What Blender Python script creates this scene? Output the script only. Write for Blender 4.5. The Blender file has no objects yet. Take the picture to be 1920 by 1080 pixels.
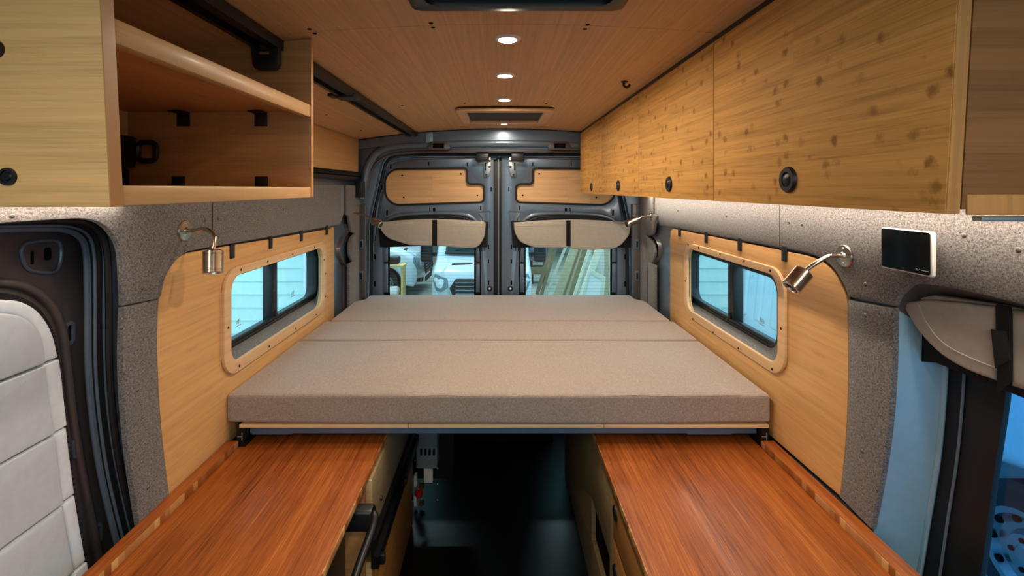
import bpy, bmesh, math, random
from mathutils import Vector, Matrix, noise
from mathutils.geometry import tessellate_polygon

random.seed(7)
SC = bpy.context.scene
COL = SC.collection
PI = math.pi

# ---- frame of reference: the camera stands at (0, 0, E) in the aisle and looks at the rear doors (+Y)
E = 1.40                                    # eye above the van floor
F, CX, CY = 900.0, 936.0, 354.0             # focal length and vanishing point of a 1920 x 1080 frame


def Z(h): return E - h                      # height from a drop below eye level


def fp(px, py, Y):                          # point of a plane Y = const
    return ((px - CX) * Y / F, E - (py - CY) * Y / F)


def sp(px, py, X):                          # point of a side plane X = const -> (Y, Z)
    Y = F * X / (px - CX)
    return (Y, E - (py - CY) * Y / F)


# ------------------------------------------------------------------ mesh builder
def dedupe(L, eps=2e-4):
    out = []
    for p in L:
        if not out or abs(p[0] - out[-1][0]) + abs(p[1] - out[-1][1]) > eps: out.append((p[0], p[1]))
    while len(out) > 3 and abs(out[0][0] - out[-1][0]) + abs(out[0][1] - out[-1][1]) <= eps: out.pop()
    return out


class MB:
    def __init__(self): self.bm = bmesh.new()

    def _bevel(self, edges, off, seg):
        if off > 0 and edges:
            bmesh.ops.bevel(self.bm, geom=list(edges), offset=off, offset_type='OFFSET', segments=seg, profile=0.5,
                            affect='EDGES', clamp_overlap=True)

    def box(self, x0, x1, y0, y1, z0, z1, bv=0.0, seg=2, rot=None, piv=None):
        v = [self.bm.verts.new((x, y, z)) for x in (x0, x1) for y in (y0, y1) for z in (z0, z1)]
        f = [(0, 1, 3, 2), (4, 6, 7, 5), (0, 4, 5, 1), (2, 3, 7, 6), (0, 2, 6, 4), (1, 5, 7, 3)]
        fs = [self.bm.faces.new([v[i] for i in q]) for q in f]
        if rot is not None:
            m = rot.to_matrix() if hasattr(rot, 'to_matrix') else rot
            p = Vector(piv) if piv else Vector(((x0 + x1) / 2, (y0 + y1) / 2, (z0 + z1) / 2))
            for w in v: w.co = p + m @ (w.co - p)
        es = {e for q in fs for e in q.edges}
        self._bevel(es, bv, seg)
        return self

    def plate(self, outer, holes, axis, a, b, bv=0.0, seg=2, only=None):
        """a flat slab: outline OUTER with HOLES, extruded along AXIS from a to b; ONLY='b' bevels the b face alone"""
        def mp(u, v, t):
            return (t, u, v) if axis == 'x' else (u, t, v) if axis == 'y' else (u, v, t)
        loops = [dedupe(outer)] + [dedupe(h) for h in holes]
        flat = [Vector((p[0], p[1], 0)) for l in loops for p in l]
        tris = tessellate_polygon([[Vector((p[0], p[1], 0)) for p in l] for l in loops])
        va = [self.bm.verts.new(mp(p.x, p.y, a)) for p in flat]
        vb = [self.bm.verts.new(mp(p.x, p.y, b)) for p in flat]
        fs = []
        if len(loops) == 1:
            fs.append(self.bm.faces.new(va)); fs.append(self.bm.faces.new(vb[::-1])); tris = []
        for t in tris:
            try:
                fs.append(self.bm.faces.new([va[i] for i in t]))
                fs.append(self.bm.faces.new([vb[i] for i in reversed(t)]))
            except ValueError:
                pass
        k = 0
        ea, eb = [], []
        for l in loops:
            n = len(l)
            for i in range(n):
                i0, i1 = k + i, k + (i + 1) % n
                try:
                    fs.append(self.bm.faces.new((va[i0], va[i1], vb[i1], vb[i0])))
                except ValueError:
                    continue
                e = self.bm.edges.get((va[i0], va[i1])); e and ea.append(e)
                e = self.bm.edges.get((vb[i0], vb[i1])); e and eb.append(e)
            k += n
        bmesh.ops.recalc_face_normals(self.bm, faces=fs)
        self._bevel(eb if only == 'b' else ea if only == 'a' else ea + eb, bv, seg)
        return self

    def lathe(self, prof, org, d, n=20, cap=True):
        """revolve [(radius, distance along d)] about the line through ORG in direction D"""
        d = Vector(d).normalized(); org = Vector(org)
        u = d.orthogonal().normalized(); w = d.cross(u)
        rings = []
        fs = []
        for r, t in prof:
            c = org + d * t
            if r < 1e-6: rings.append([self.bm.verts.new(c)])
            else: rings.append([self.bm.verts.new(c + (u * math.cos(2 * PI * i / n) + w * math.sin(2 * PI * i / n)) * r) for i in range(n)])
        for A, B in zip(rings, rings[1:]):
            for i in range(n):
                j = (i + 1) % n
                if len(A) == 1 and len(B) == 1: continue
                if len(A) == 1: fs.append(self.bm.faces.new((A[0], B[i], B[j])))
                elif len(B) == 1: fs.append(self.bm.faces.new((A[i], B[0], A[j])))
                else: fs.append(self.bm.faces.new((A[i], B[i], B[j], A[j])))
        if cap and len(rings[0]) > 1: fs.append(self.bm.faces.new(rings[0]))
        if cap and len(rings[-1]) > 1: fs.append(self.bm.faces.new(rings[-1]))
        bmesh.ops.recalc_face_normals(self.bm, faces=fs)
        return self

    def cyl(self, p0, p1, r, n=16, bv=0.0):
        p0, p1 = Vector(p0), Vector(p1); L = (p1 - p0).length
        b = min(bv, r * .6, L * .45)
        pr = [(r - b, 0), (r, b), (r, L - b), (r - b, L)] if b else [(r, 0), (r, L)]
        return self.lathe([(0, 0)] + pr + [(0, L)], p0, p1 - p0, n)

    def tube(self, pts, r, n=10, closed=False, flat=None):
        pts = [Vector(p) for p in pts]; N = len(pts)
        rad = r if isinstance(r, (list, tuple)) else [r] * N
        tan = []
        for i in range(N):
            a = pts[(i - 1) % N] if closed or i > 0 else pts[i]
            b = pts[(i + 1) % N] if closed or i < N - 1 else pts[i]
            tan.append((b - a).normalized())
        u = tan[0].orthogonal().normalized()
        rings = []
        for i in range(N):
            u = (u - tan[i] * u.dot(tan[i]))
            u = u.normalized() if u.length > 1e-6 else tan[i].orthogonal().normalized()
            w = tan[i].cross(u)
            rings.append([self.bm.verts.new(pts[i] + (u * math.cos(2 * PI * k / n) + w * math.sin(2 * PI * k / n)) * rad[i]) for k in range(n)])
        fs = []
        for i in range(N if closed else N - 1):
            A, B = rings[i], rings[(i + 1) % N]
            for k in range(n):
                fs.append(self.bm.faces.new((A[k], B[k], B[(k + 1) % n], A[(k + 1) % n])))
        if not closed:
            fs.append(self.bm.faces.new(rings[0])); fs.append(self.bm.faces.new(rings[-1]))
        bmesh.ops.recalc_face_normals(self.bm, faces=fs)
        return self

    def loft(self, A, B, thick=None):
        """a strip between two polylines, given a little thickness along THICK"""
        A = [Vector(p) for p in A]; B = [Vector(p) for p in B]
        t = Vector(thick) if thick else None
        va = [self.bm.verts.new(p) for p in A]; vb = [self.bm.verts.new(p) for p in B]
        fs = [self.bm.faces.new((va[i], va[i + 1], vb[i + 1], vb[i])) for i in range(len(A) - 1)]
        if t:
            wa = [self.bm.verts.new(p + t) for p in A]; wb = [self.bm.verts.new(p + t) for p in B]
            for i in range(len(A) - 1):
                fs.append(self.bm.faces.new((wa[i], wb[i], wb[i + 1], wa[i + 1])))
                fs.append(self.bm.faces.new((va[i], wa[i], wa[i + 1], va[i + 1])))
                fs.append(self.bm.faces.new((vb[i], vb[i + 1], wb[i + 1], wb[i])))
            for i in (0, len(A) - 1):
                fs.append(self.bm.faces.new((va[i], vb[i], wb[i], wa[i])))
        bmesh.ops.recalc_face_normals(self.bm, faces=fs)
        return self

    def soft(self, x0, x1, y0, y1, z0, z1, r, amp=0.0, fr=3.0, cuts=26, seed=0.0):
        b = bmesh.new()
        bmesh.ops.create_cube(b, size=2.0)
        bmesh.ops.subdivide_edges(b, edges=b.edges[:], cuts=cuts, use_grid_fill=True)
        c = Vector(((x0 + x1) / 2, (y0 + y1) / 2, (z0 + z1) / 2)); s = Vector(((x1 - x0) / 2, (y1 - y0) / 2, (z1 - z0) / 2))
        mp = {}
        for v in b.verts:
            p = Vector([math.sin(max(-1, min(1, t)) * PI / 2) * k for t, k in zip(v.co, s)])
            q = Vector([max(-(k - r), min(k - r, t)) for t, k in zip(p, s)])
            d = p - q
            if d.length > 1e-9: p = q + d.normalized() * r
            p = p + c
            if amp:
                n = noise.noise_vector(Vector((p.x * fr + seed, p.y * fr, p.z * fr)))
                p = p + n * amp
            mp[v] = self.bm.verts.new(p)
        for f in b.faces: self.bm.faces.new([mp[v] for v in f.verts])
        b.free()
        return self


def rp(pts, r=0.02, n=6):
    """round the corners of a polygon; a point may carry its own radius as third value"""
    out = []
    N = len(pts)
    for i in range(N):
        p = Vector(pts[i][:2]); a = Vector(pts[i - 1][:2]); b = Vector(pts[(i + 1) % N][:2])
        rr = pts[i][2] if len(pts[i]) > 2 else r
        d0, d1 = (a - p), (b - p)
        if rr <= 0 or d0.length < 1e-6 or d1.length < 1e-6: out.append((p.x, p.y)); continue
        l0, l1 = d0.length, d1.length
        d0.normalize(); d1.normalize()
        ang = math.acos(max(-1, min(1, d0.dot(d1))))
        if ang > PI - .02: out.append((p.x, p.y)); continue
        t = min(rr / math.tan(ang / 2), l0 * .49, l1 * .49)
        r2 = t * math.tan(ang / 2)
        c = p + (d0 + d1).normalized() * (r2 / math.sin(ang / 2))
        s, e = p + d0 * t - c, p + d1 * t - c
        a0 = math.atan2(s.y, s.x); da = math.atan2(e.y, e.x) - a0
        while da > PI: da -= 2 * PI
        while da < -PI: da += 2 * PI
        for k in range(n + 1):
            q = a0 + da * k / n
            out.append((c.x + r2 * math.cos(q), c.y + r2 * math.sin(q)))
    return out


def rect(u0, u1, v0, v1, r=0.0, n=6):
    p = [(u0, v0), (u1, v0), (u1, v1), (u0, v1)]
    return rp(p, r, n) if r else p


def circ(u, v, r, n=16, rv=None):
    return [(u + r * math.cos(2 * PI * k / n), v + (rv or r) * math.sin(2 * PI * k / n)) for k in range(n)]


def smooth(pts, n=6):
    P = [Vector(p) for p in pts]
    out = []
    for i in range(len(P) - 1):
        p0 = P[max(i - 1, 0)]; p1 = P[i]; p2 = P[i + 1]; p3 = P[min(i + 2, len(P) - 1)]
        for k in range(n):
            t = k / n
            out.append(0.5 * ((2 * p1) + (p2 - p0) * t + (2 * p0 - 5 * p1 + 4 * p2 - p3) * t * t + (3 * p1 - p0 - 3 * p2 + p3) * t ** 3))
    out.append(P[-1])
    return [tuple(p) for p in out]


# ------------------------------------------------------------------ objects
ROOTS = []


def put(o, label=None, cat=None, group=None, kind=None):
    if label: o['label'] = label
    if cat: o['category'] = cat
    if group: o['group'] = group
    if kind: o['kind'] = kind
    return o


def T(name, label, cat, group=None, kind=None, fixed=False):
    o = bpy.data.objects.new(name, None); COL.objects.link(o)
    o.empty_display_size = .05
    put(o, label, cat, group, kind)
    if not fixed: ROOTS.append(o)
    return o


def P(parent, name, mb, mat, label=None, sharp=38):
    me = bpy.data.meshes.new(name)
    mb.bm.normal_update()
    mb.bm.to_mesh(me); mb.bm.free()
    me.polygons.foreach_set('use_smooth', [True] * len(me.polygons))
    me.set_sharp_from_angle(angle=math.radians(sharp))
    for m in (mat if isinstance(mat, (list, tuple)) else [mat]): me.materials.append(m)
    o = bpy.data.objects.new(name, me); COL.objects.link(o)
    if parent is not None: o.parent = parent
    if label: o['label'] = label
    return o


def S(name, mb, mat, label, cat, group=None, kind=None, sharp=38):
    """a thing that is one mesh"""
    o = P(None, name, mb, mat, sharp=sharp)
    put(o, label, cat, group, kind)
    ROOTS.append(o)
    return o


def kids(o): return [c for c in bpy.data.objects if c.parent == o]


def finalize():
    ch = {}
    for o in bpy.data.objects:
        if o.parent: ch.setdefault(o.parent.name, []).append(o)
    done = set()
    for r in ROOTS:
        fam, st = [], [r]
        while st:
            o = st.pop(); fam.append(o); st += ch.get(o.name, [])
        ms = [o for o in fam if o.type == 'MESH']
        if not ms: continue
        lo = Vector((1e9,) * 3); hi = Vector((-1e9,) * 3)
        for o in ms:
            for v in o.data.vertices:
                for i in range(3):
                    lo[i] = min(lo[i], v.co[i]); hi[i] = max(hi[i], v.co[i])
        L = Vector(((lo.x + hi.x) / 2, (lo.y + hi.y) / 2, lo.z))
        for o in ms:
            if o.data.name in done: continue
            done.add(o.data.name)
            o.data.transform(Matrix.Translation(-L))
        r.location = L


# ------------------------------------------------------------------ materials
def lin(c):
    return tuple((x / 255 / 12.92 if x / 255 <= .04045 else ((x / 255 + .055) / 1.055) ** 2.4) for x in c) + (1.0,)


class NT:
    def __init__(self, name):
        self.m = bpy.data.materials.new(name); self.m.use_nodes = True
        self.t = self.m.node_tree; self.t.nodes.clear()
        self.out = self.n('ShaderNodeOutputMaterial')

    def n(self, typ, **kw):
        x = self.t.nodes.new(typ)
        for k, v in kw.items():
            if k.startswith('i_'):
                key = k[2:]
                key = int(key) if key.isdigit() else key.replace('_', ' ')
                x.inputs[key].default_value = v
            else: setattr(x, k, v)
        return x

    def l(self, a, b): self.t.links.new(a, b)

    def math(self, op, a, b=None, c=None):
        x = self.n('ShaderNodeMath', operation=op)
        for i, s in enumerate((a, b, c)):
            if s is None: continue
            if isinstance(s, (int, float)): x.inputs[i].default_value = s
            else: self.l(s, x.inputs[i])
        return x.outputs[0]

    def mix(self, fac, a, b, mode='MIX'):
        x = self.n('ShaderNodeMix', data_type='RGBA', blend_type=mode)
        for i, s in ((0, fac), (6, a), (7, b)):
            if isinstance(s, (int, float, tuple)): x.inputs[i].default_value = s
            else: self.l(s, x.inputs[i])
        return x.outputs[2]

    def coord(self, scale, rot=(0, 0, 0)):
        c = self.n('ShaderNodeTexCoord'); mp = self.n('ShaderNodeMapping')
        mp.inputs['Scale'].default_value = scale; mp.inputs['Rotation'].default_value = rot
        self.l(c.outputs['Object'], mp.inputs['Vector'])
        return mp.outputs[0]

    def noise(self, vec, scale=1.0, detail=2.0, rough=.5, dist=0.0):
        x = self.n('ShaderNodeTexNoise')
        x.inputs['Scale'].default_value = scale; x.inputs['Detail'].default_value = detail
        x.inputs['Roughness'].default_value = rough; x.inputs['Distortion'].default_value = dist
        self.l(vec, x.inputs['Vector'])
        return x.outputs[0]

    def ramp(self, fac, stops):
        x = self.n('ShaderNodeValToRGB')
        e = x.color_ramp.elements
        while len(e) < len(stops): e.new(.5)
        for s, (p, c) in zip(e, stops): s.position = p; s.color = c if len(c) == 4 else tuple(c) + (1,)
        self.l(fac, x.inputs[0])
        return x.outputs[0]

    def range(self, v, a, b, c=0.0, d=1.0):
        x = self.n('ShaderNodeMapRange')
        self.l(v, x.inputs[0])
        for i, k in enumerate((a, b, c, d)): x.inputs[i + 1].default_value = k
        return x.outputs[0]

    def bsdf(self, color, rough=.5, metal=0.0, spec=.5, bump=None, bstr=.2, bdist=.001, coat=0.0, sheen=0.0, rough_s=None):
        b = self.n('ShaderNodeBsdfPrincipled')
        if isinstance(color, tuple): b.inputs['Base Color'].default_value = color
        else: self.l(color, b.inputs['Base Color'])
        b.inputs['Roughness'].default_value = rough
        if rough_s is not None: self.l(rough_s, b.inputs['Roughness'])
        b.inputs['Metallic'].default_value = metal
        b.inputs['Specular IOR Level'].default_value = spec
        b.inputs['Coat Weight'].default_value = coat; b.inputs['Coat Roughness'].default_value = .15
        b.inputs['Sheen Weight'].default_value = sheen
        if bump is not None:
            bn = self.n('ShaderNodeBump'); bn.inputs['Strength'].default_value = bstr; bn.inputs['Distance'].default_value = bdist
            self.l(bump, bn.inputs['Height']); self.l(bn.outputs[0], b.inputs['Normal'])
        self.l(b.outputs[0], self.out.inputs[0])
        self.b = b
        return self.m


def plain(name, c, rough=.5, metal=0.0, spec=.5, coat=0.0, var=.06, bstr=0.0, sc=40):
    k = NT(name)
    v = k.coord((sc, sc, sc))
    f = k.noise(v, 1.0, 3.0)
    c0 = lin(c)
    d = tuple(x * (1 - var) for x in c0[:3]) + (1,); h = tuple(min(1, x * (1 + var)) for x in c0[:3]) + (1,)
    col = k.ramp(f, [(.3, d), (.7, h)])
    return k.bsdf(col, rough, metal, spec, bump=f if bstr else None, bstr=bstr, coat=coat)


def bamboo(name, c, dark, u='y', v='z', strip=.02, knots=.5, rough=.42, streak=.5, ku=8.0, kv=34.0, svar=.10):
    """bamboo ply: narrow strips, long streaks along u, dark nodes scattered over the strips"""
    k = NT(name)
    ax = 'xyz'

    def vec(su, sv):
        s = [0.0, 0.0, 0.0]; s[ax.index(u)] = su; s[ax.index(v)] = sv
        return k.coord(tuple(s))
    cc, dd = lin(c), lin(dark)
    # long streaks
    s1 = k.noise(vec(2.2, 90), 1.0, 4.0, .6)
    s2 = k.noise(vec(9, 420), 1.0, 3.0, .6)
    st = k.math('ADD', k.math('MULTIPLY', s1, .6), k.math('MULTIPLY', s2, .4))
    lo = tuple(a * (1 - streak * .55) + b * streak * .25 for a, b in zip(cc[:3], dd[:3])) + (1,)
    hi = tuple(min(1, a * (1 + streak * .22)) for a in cc[:3]) + (1,)
    col = k.ramp(st, [(.32, lo), (.5, cc), (.68, hi)])
    # strips of slightly different tone
    cell = k.n('ShaderNodeTexWhiteNoise', noise_dimensions='3D')
    sn = k.n('ShaderNodeVectorMath', operation='FLOOR')
    k.l(vec(1.1, 1.0 / strip), sn.inputs[0]); k.l(sn.outputs[0], cell.inputs['Vector'])
    tone = k.range(cell.outputs[0], 0, 1, 1 - svar, 1 + svar)
    hsv = k.n('ShaderNodeHueSaturation'); k.l(col, hsv.inputs['Color']); k.l(tone, hsv.inputs['Value'])
    col = hsv.outputs[0]
    if knots:
        vo = k.n('ShaderNodeTexVoronoi', feature='F1'); k.l(vec(ku, kv), vo.inputs['Vector'])
        vo.inputs['Scale'].default_value = 1.0
        wob = k.noise(vec(110, 95), 1.0, 3.0, .6)
        dist = k.math('ADD', vo.outputs['Distance'], k.math('MULTIPLY', wob, .62))
        m = k.range(dist, .42, .66, 1.0, 0.0)
        sepc = k.n('ShaderNodeSeparateColor'); k.l(vo.outputs['Color'], sepc.inputs[0])
        on = k.math('GREATER_THAN', sepc.outputs[0], .52)
        fac = k.math('MULTIPLY', k.math('MULTIPLY', k.math('MULTIPLY', m, on), k.range(sepc.outputs[1], 0, 1, .35, 1.0)), knots)
        col = k.mix(fac, col, dd)
    return k.bsdf(col, rough, 0.0, .4 if rough < .6 else .15, bump=s2, bstr=.05, coat=.05 if rough < .6 else 0)


def weave(name, c0, c1, fu=900.0, cont=1.0, rough=.95, bstr=.6, sheen=.2, slub=0.12):
    """coarse two-tone cloth"""
    k = NT(name)
    a = k.noise(k.coord((fu, fu * .22, fu * .3)), 1.0, 2.0, .6)
    b = k.noise(k.coord((fu * .22, fu, fu * .3)), 1.0, 2.0, .6)
    c = k.noise(k.coord((fu * .3, fu * .3, fu)), 1.0, 2.0, .6)
    hi = k.math('MAXIMUM', k.math('MAXIMUM', a, b), c)
    lo = k.math('MINIMUM', k.math('MINIMUM', a, b), c)
    f = k.math('MULTIPLY', k.math('ADD', hi, lo), .5)
    g = k.noise(k.coord((7, 7, 7)), 1.0, 3.0)
    f2 = k.math('ADD', f, k.math('MULTIPLY', k.math('SUBTRACT', g, .5), slub * .2))
    w = .12 / cont
    col = k.ramp(f2, [(.5 - w, lin(c0)), (.5 + w, lin(c1))])
    return k.bsdf(col, rough, 0, .2, bump=f, bstr=bstr, bdist=.0015, sheen=sheen)


def emit(name, c, s):
    k = NT(name)
    e = k.n('ShaderNodeEmission'); e.inputs[0].default_value = c; e.inputs[1].default_value = s
    k.l(e.outputs[0], k.out.inputs[0])
    return k.m


def glass(name, tint=(.9, .97, .96, 1), refl=.06):
    k = NT(name)
    t = k.n('ShaderNodeBsdfTransparent'); t.inputs[0].default_value = tint
    g = k.n('ShaderNodeBsdfGlossy'); g.inputs['Roughness'].default_value = .02
    fr = k.n('ShaderNodeLayerWeight'); fr.inputs[0].default_value = .5
    fac = k.math('ADD', k.math('MULTIPLY', k.math('POWER', fr.outputs['Facing'], 4.0), .5), refl * .4)
    mx = k.n('ShaderNodeMixShader')
    k.l(fac, mx.inputs[0]); k.l(t.outputs[0], mx.inputs[1]); k.l(g.outputs[0], mx.inputs[2])
    k.l(mx.outputs[0], k.out.inputs[0])
    return k.m


M = {}
M['ceil'] = bamboo('bamboo_ceiling', (210, 166, 114), (150, 104, 60), 'y', 'x', .006, .22, .52, .40, 14, 60, .07)
M['cab'] = bamboo('bamboo_caramel', (202, 150, 82), (122, 76, 34), 'y', 'z', .018, .85, .66, .85, 33, 36, .07)
M['endp'] = bamboo('bamboo_pale_end', (230, 182, 120), (176, 126, 74), 'x', 'z', .012, .2, .5, .7, 8, 40, .06)
M['enddark'] = bamboo('bamboo_brown_end', (142, 98, 58), (84, 50, 24), 'x', 'z', .022, .4, .5, .8, 12, 30, .24)  # shade on the right end panel is put into this darker brown
M['edge'] = bamboo('bamboo_edge', (212, 166, 112), (150, 98, 50), 'y', 'z', .012, .2, .42, .35, 10, 40, .06)
M['edgez'] = bamboo('bamboo_edge_upright', (196, 142, 86), (150, 98, 50), 'z', 'x', .006, .2, .42, .35, 10, 40, .12)
M['shelfin'] = bamboo('bamboo_shelf_inside', (192, 136, 82), (120, 70, 30), 'x', 'z', .02, .3, .42, .5, 9, 36, .08)
M['shelfy'] = bamboo('bamboo_shelf_board', (194, 140, 86), (120, 70, 30), 'y', 'x', .02, .25, .42, .5, 9, 36, .08)
M['wallb'] = bamboo('bamboo_wall', (212, 162, 102), (166, 114, 62), 'y', 'z', .014, .25, .42, .42, 10, 50, .05)
M['ring'] = bamboo('bamboo_window_ring', (222, 180, 132), (176, 122, 72), 'y', 'z', .014, .12, .4, .3, 10, 50, .05)
M['insert'] = bamboo('bamboo_door_insert', (218, 174, 124), (170, 116, 66), 'x', 'z', .018, .22, .42, .5, 6, 40, .07)
M['ply'] = bamboo('bamboo_ply_edge', (228, 190, 138), (170, 120, 70), 'x', 'z', .004, .1, .5, .3, 10, 40, .1)
M['greybam'] = bamboo('bamboo_bench_side', (150, 128, 92), (100, 80, 52), 'y', 'z', .016, .2, .45, .5, 8, 40, .08)
M['benchdoor'] = bamboo('bamboo_bench_door', (176, 122, 62), (120, 76, 32), 'y', 'z', .014, .25, .42, .5, 8, 40, .08)


def worktop(name):
    k = NT(name)
    a = k.noise(k.coord((60, 1.6, 40)), 1.0, 4.0, .6)
    b = k.noise(k.coord((300, 9, 300)), 1.0, 3.0, .65)
    c = k.noise(k.coord((13, .5, 10)), 1.0, 2.0, .5)
    f = k.math('ADD', k.math('ADD', k.math('MULTIPLY', a, .3), k.math('MULTIPLY', b, .48)), k.math('MULTIPLY', c, .22))
    col = k.ramp(f, [(.36, lin((88, 38, 10))), (.47, lin((144, 73, 24))), (.55, lin((164, 87, 30))), (.65, lin((192, 114, 48)))])
    return k.bsdf(col, .44, 0, .45, bump=b, bstr=.06, coat=.08)


M['top'] = worktop('strand_bamboo_worktop')


def striped(name, ca, cb, per=.03):
    k = NT(name)
    w = k.n('ShaderNodeTexWhiteNoise', noise_dimensions='3D')
    fl = k.n('ShaderNodeVectorMath', operation='FLOOR')
    k.l(k.coord((0, 1 / per, 0)), fl.inputs[0]); k.l(fl.outputs[0], w.inputs['Vector'])
    n = k.noise(k.coord((200, 200, 200)), 1.0, 2.0)
    col = k.ramp(w.outputs[0], [(.2, lin(ca)), (.8, lin(cb))])
    return k.bsdf(k.mix(k.math('MULTIPLY', n, .25), col, lin((90, 45, 18))), .4, 0, .4)


M['strip'] = striped('laminated_edge', (150, 84, 36), (222, 172, 108), .018)
M['fab'] = weave('grey_tweed', (50, 48, 47), (146, 140, 135), 760, .95)
M['linen'] = weave('taupe_linen', (122, 107, 98), (182, 165, 152), 760, .75, .92, .35, .35, .2)
M['seam'] = plain('seam_thread', (70, 60, 55), .9)
M['pipe'] = weave('linen_piping', (140, 118, 104), (190, 168, 152), 700, .8)
M['cover'] = plain('cover_fabric', (176, 168, 156), .7, 0, .3, 0, .05, .1, 60)
M['quilt'] = plain('quilt_fabric', (196, 206, 214), .6, 0, .35, 0, .04, .08, 50)
M['qborder'] = plain('quilt_border_fabric', (222, 232, 240), .55, 0, .35, 0, .05, .16, 36)
M['binding'] = plain('binding_tape', (190, 182, 168), .7, 0, .3, 0, .05)
M['blackf'] = plain('black_webbing', (22, 22, 23), .8, 0, .3)
M['paint'] = plain('van_grey_metallic', (104, 118, 134), .34, .5, .5, .4, .04)
M['paintd'] = plain('van_grey_metallic_dark', (92, 86, 86), .36, .25, .5, .3, .05)
M['paintl'] = plain('van_primer_blue_grey', (150, 188, 210), .35, .2, .5, .4, .04)  # lit copy of the van grey, window daylight put into the colour
M['rubber'] = plain('black_rubber', (18, 18, 19), .55, 0, .4)
M['rubberg'] = plain('grey_rubber', (96, 110, 124), .45, 0, .5)
M['black'] = plain('black_plastic', (20, 20, 21), .42, 0, .5)
M['alu'] = plain('black_anodised_aluminium', (26, 26, 28), .38, .4, .5)
M['beam'] = plain('slate_blue_beam', (96, 120, 146), .4, .2, .5)
M['nickel'] = plain('brushed_nickel', (205, 190, 172), .24, 1.0, .5, 0, .04)
M['steel'] = plain('zinc_steel', (170, 172, 172), .35, .9, .5)
M['screw'] = plain('dark_screw', (40, 32, 26), .45, .5, .5)
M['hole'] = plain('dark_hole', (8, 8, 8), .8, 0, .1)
M['snap'] = plain('clear_push_pin', (96, 90, 86), .3, .3, .5)
M['white'] = plain('white_plastic', (225, 220, 212), .4, 0, .5)
M['screen'] = plain('screen_glass', (14, 16, 18), .08, 0, .6)
M['mark'] = plain('grey_print', (140, 140, 140), .5)
M['tag'] = plain('printed_tag', (150, 165, 165), .6)
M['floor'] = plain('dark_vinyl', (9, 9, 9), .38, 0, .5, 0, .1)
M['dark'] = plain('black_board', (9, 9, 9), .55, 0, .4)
M['grill'] = plain('grey_mesh', (58, 58, 60), .6, .2, .4)
M['orange'] = plain('amber_sticker', (150, 50, 12), .4)
M['red'] = plain('red_plastic', (190, 30, 20), .4)
M['brass'] = plain('brass', (200, 150, 60), .3, 1.0)
M['greybox'] = plain('grey_enclosure', (120, 134, 142), .45, .2)
M['glass'] = glass('clear_glass')
M['tint'] = glass('grey_tinted_glass', (.80, .90, .92, 1))
M['bluetint'] = glass('blue_tinted_glass', (.35, .62, .85, 1))
M['clear'] = glass('lamp_cover_glass', (1, 1, 1, 1))
M['frit'] = plain('glass_frit', (14, 15, 16), .2, 0, .5)
M['wire'] = plain('heater_wire', (120, 96, 70), .5, .5)
M['siding'] = plain('pale_mint_siding', (204, 230, 226), .6, 0, .3, 0, .04, .0, 20)
M['trimw'] = plain('white_trim_board', (228, 234, 236), .5, 0, .3)
M['concrete'] = plain('concrete', (168, 176, 166), .7, 0, .3, 0, .18, .1, 3)
M['garwall'] = plain('garage_wall', (150, 160, 158), .8, 0, .2)
M['vwhite'] = plain('van_white', (206, 226, 238), .2, 0, .5, .6, .02)
M['vblack'] = plain('van_black_plastic', (26, 28, 30), .5, 0, .4)
M['vglass'] = plain('van_windscreen', (40, 62, 66), .06, .1, .8)
M['lens'] = plain('headlamp_lens', (214, 228, 236), .08, .1, .8)
M['lampgrey'] = plain('headlamp_reflector', (128, 146, 158), .2, .1, .6)
M['tyre'] = plain('tyre_rubber', (38, 36, 38), .7, 0, .3)
M['rim'] = plain('steel_rim', (128, 138, 146), .3, .8, .5)
M['wood1'] = plain('raw_plank', (196, 190, 160), .7, 0, .3, 0, .12, .1, 8)
M['wood2'] = plain('brown_plank', (134, 124, 98), .7, 0, .3, 0, .15, .1, 8)
M['wood3'] = plain('pale_plank', (216, 222, 206), .7, 0, .3, 0, .08, .1, 8)
M['bench'] = plain('bench_plywood', (200, 176, 118), .6, 0, .3, 0, .1)
M['teal'] = plain('teal_cloth', (70, 170, 150), .8)
M['puck'] = emit('lamp_lens_light', (1.0, .85, .66, 1), 690.0)
M['led'] = emit('led_strip_light', (1.0, .85, .70, 1), 30.0)
M['tubel'] = emit('shop_tube_light', (.80, .96, 1.0, 1), 110.0)

XL, XR = -.85, .858                          # faces of the side linings


def ceil_h(x): return .36 - .09 * (x - .02) ** 2


def arch(mb, x0, x1, y0, y1, th=.012, n=16, off=0.0):
    xs = [x0 + (x1 - x0) * i / n for i in range(n + 1)]
    bot = [(x, E + ceil_h(x) - off) for x in xs]
    top = [(x, z + th) for x, z in reversed(bot)]
    return mb.plate(bot + top, [], 'y', y0, y1)


def screw_cap(parent, p, d, r=.0035, name='screw', mat=None):
    p = Vector(p); d = Vector(d).normalized()
    return P(parent, name, MB().lathe([(0, .0022), (r * .55, .002), (r, .0008), (r, -.001)], p, d, 8), mat or M['screw'])


# ================================================================= SHELL OF THE VAN
def lean(mb, y, z0, k=.062):            # the near ends of both overhead units tip towards the viewer at the top
    for v in mb.bm.verts:
        if v.co.y < y: v.co.y -= k * (v.co.z - z0)
    return mb


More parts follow.
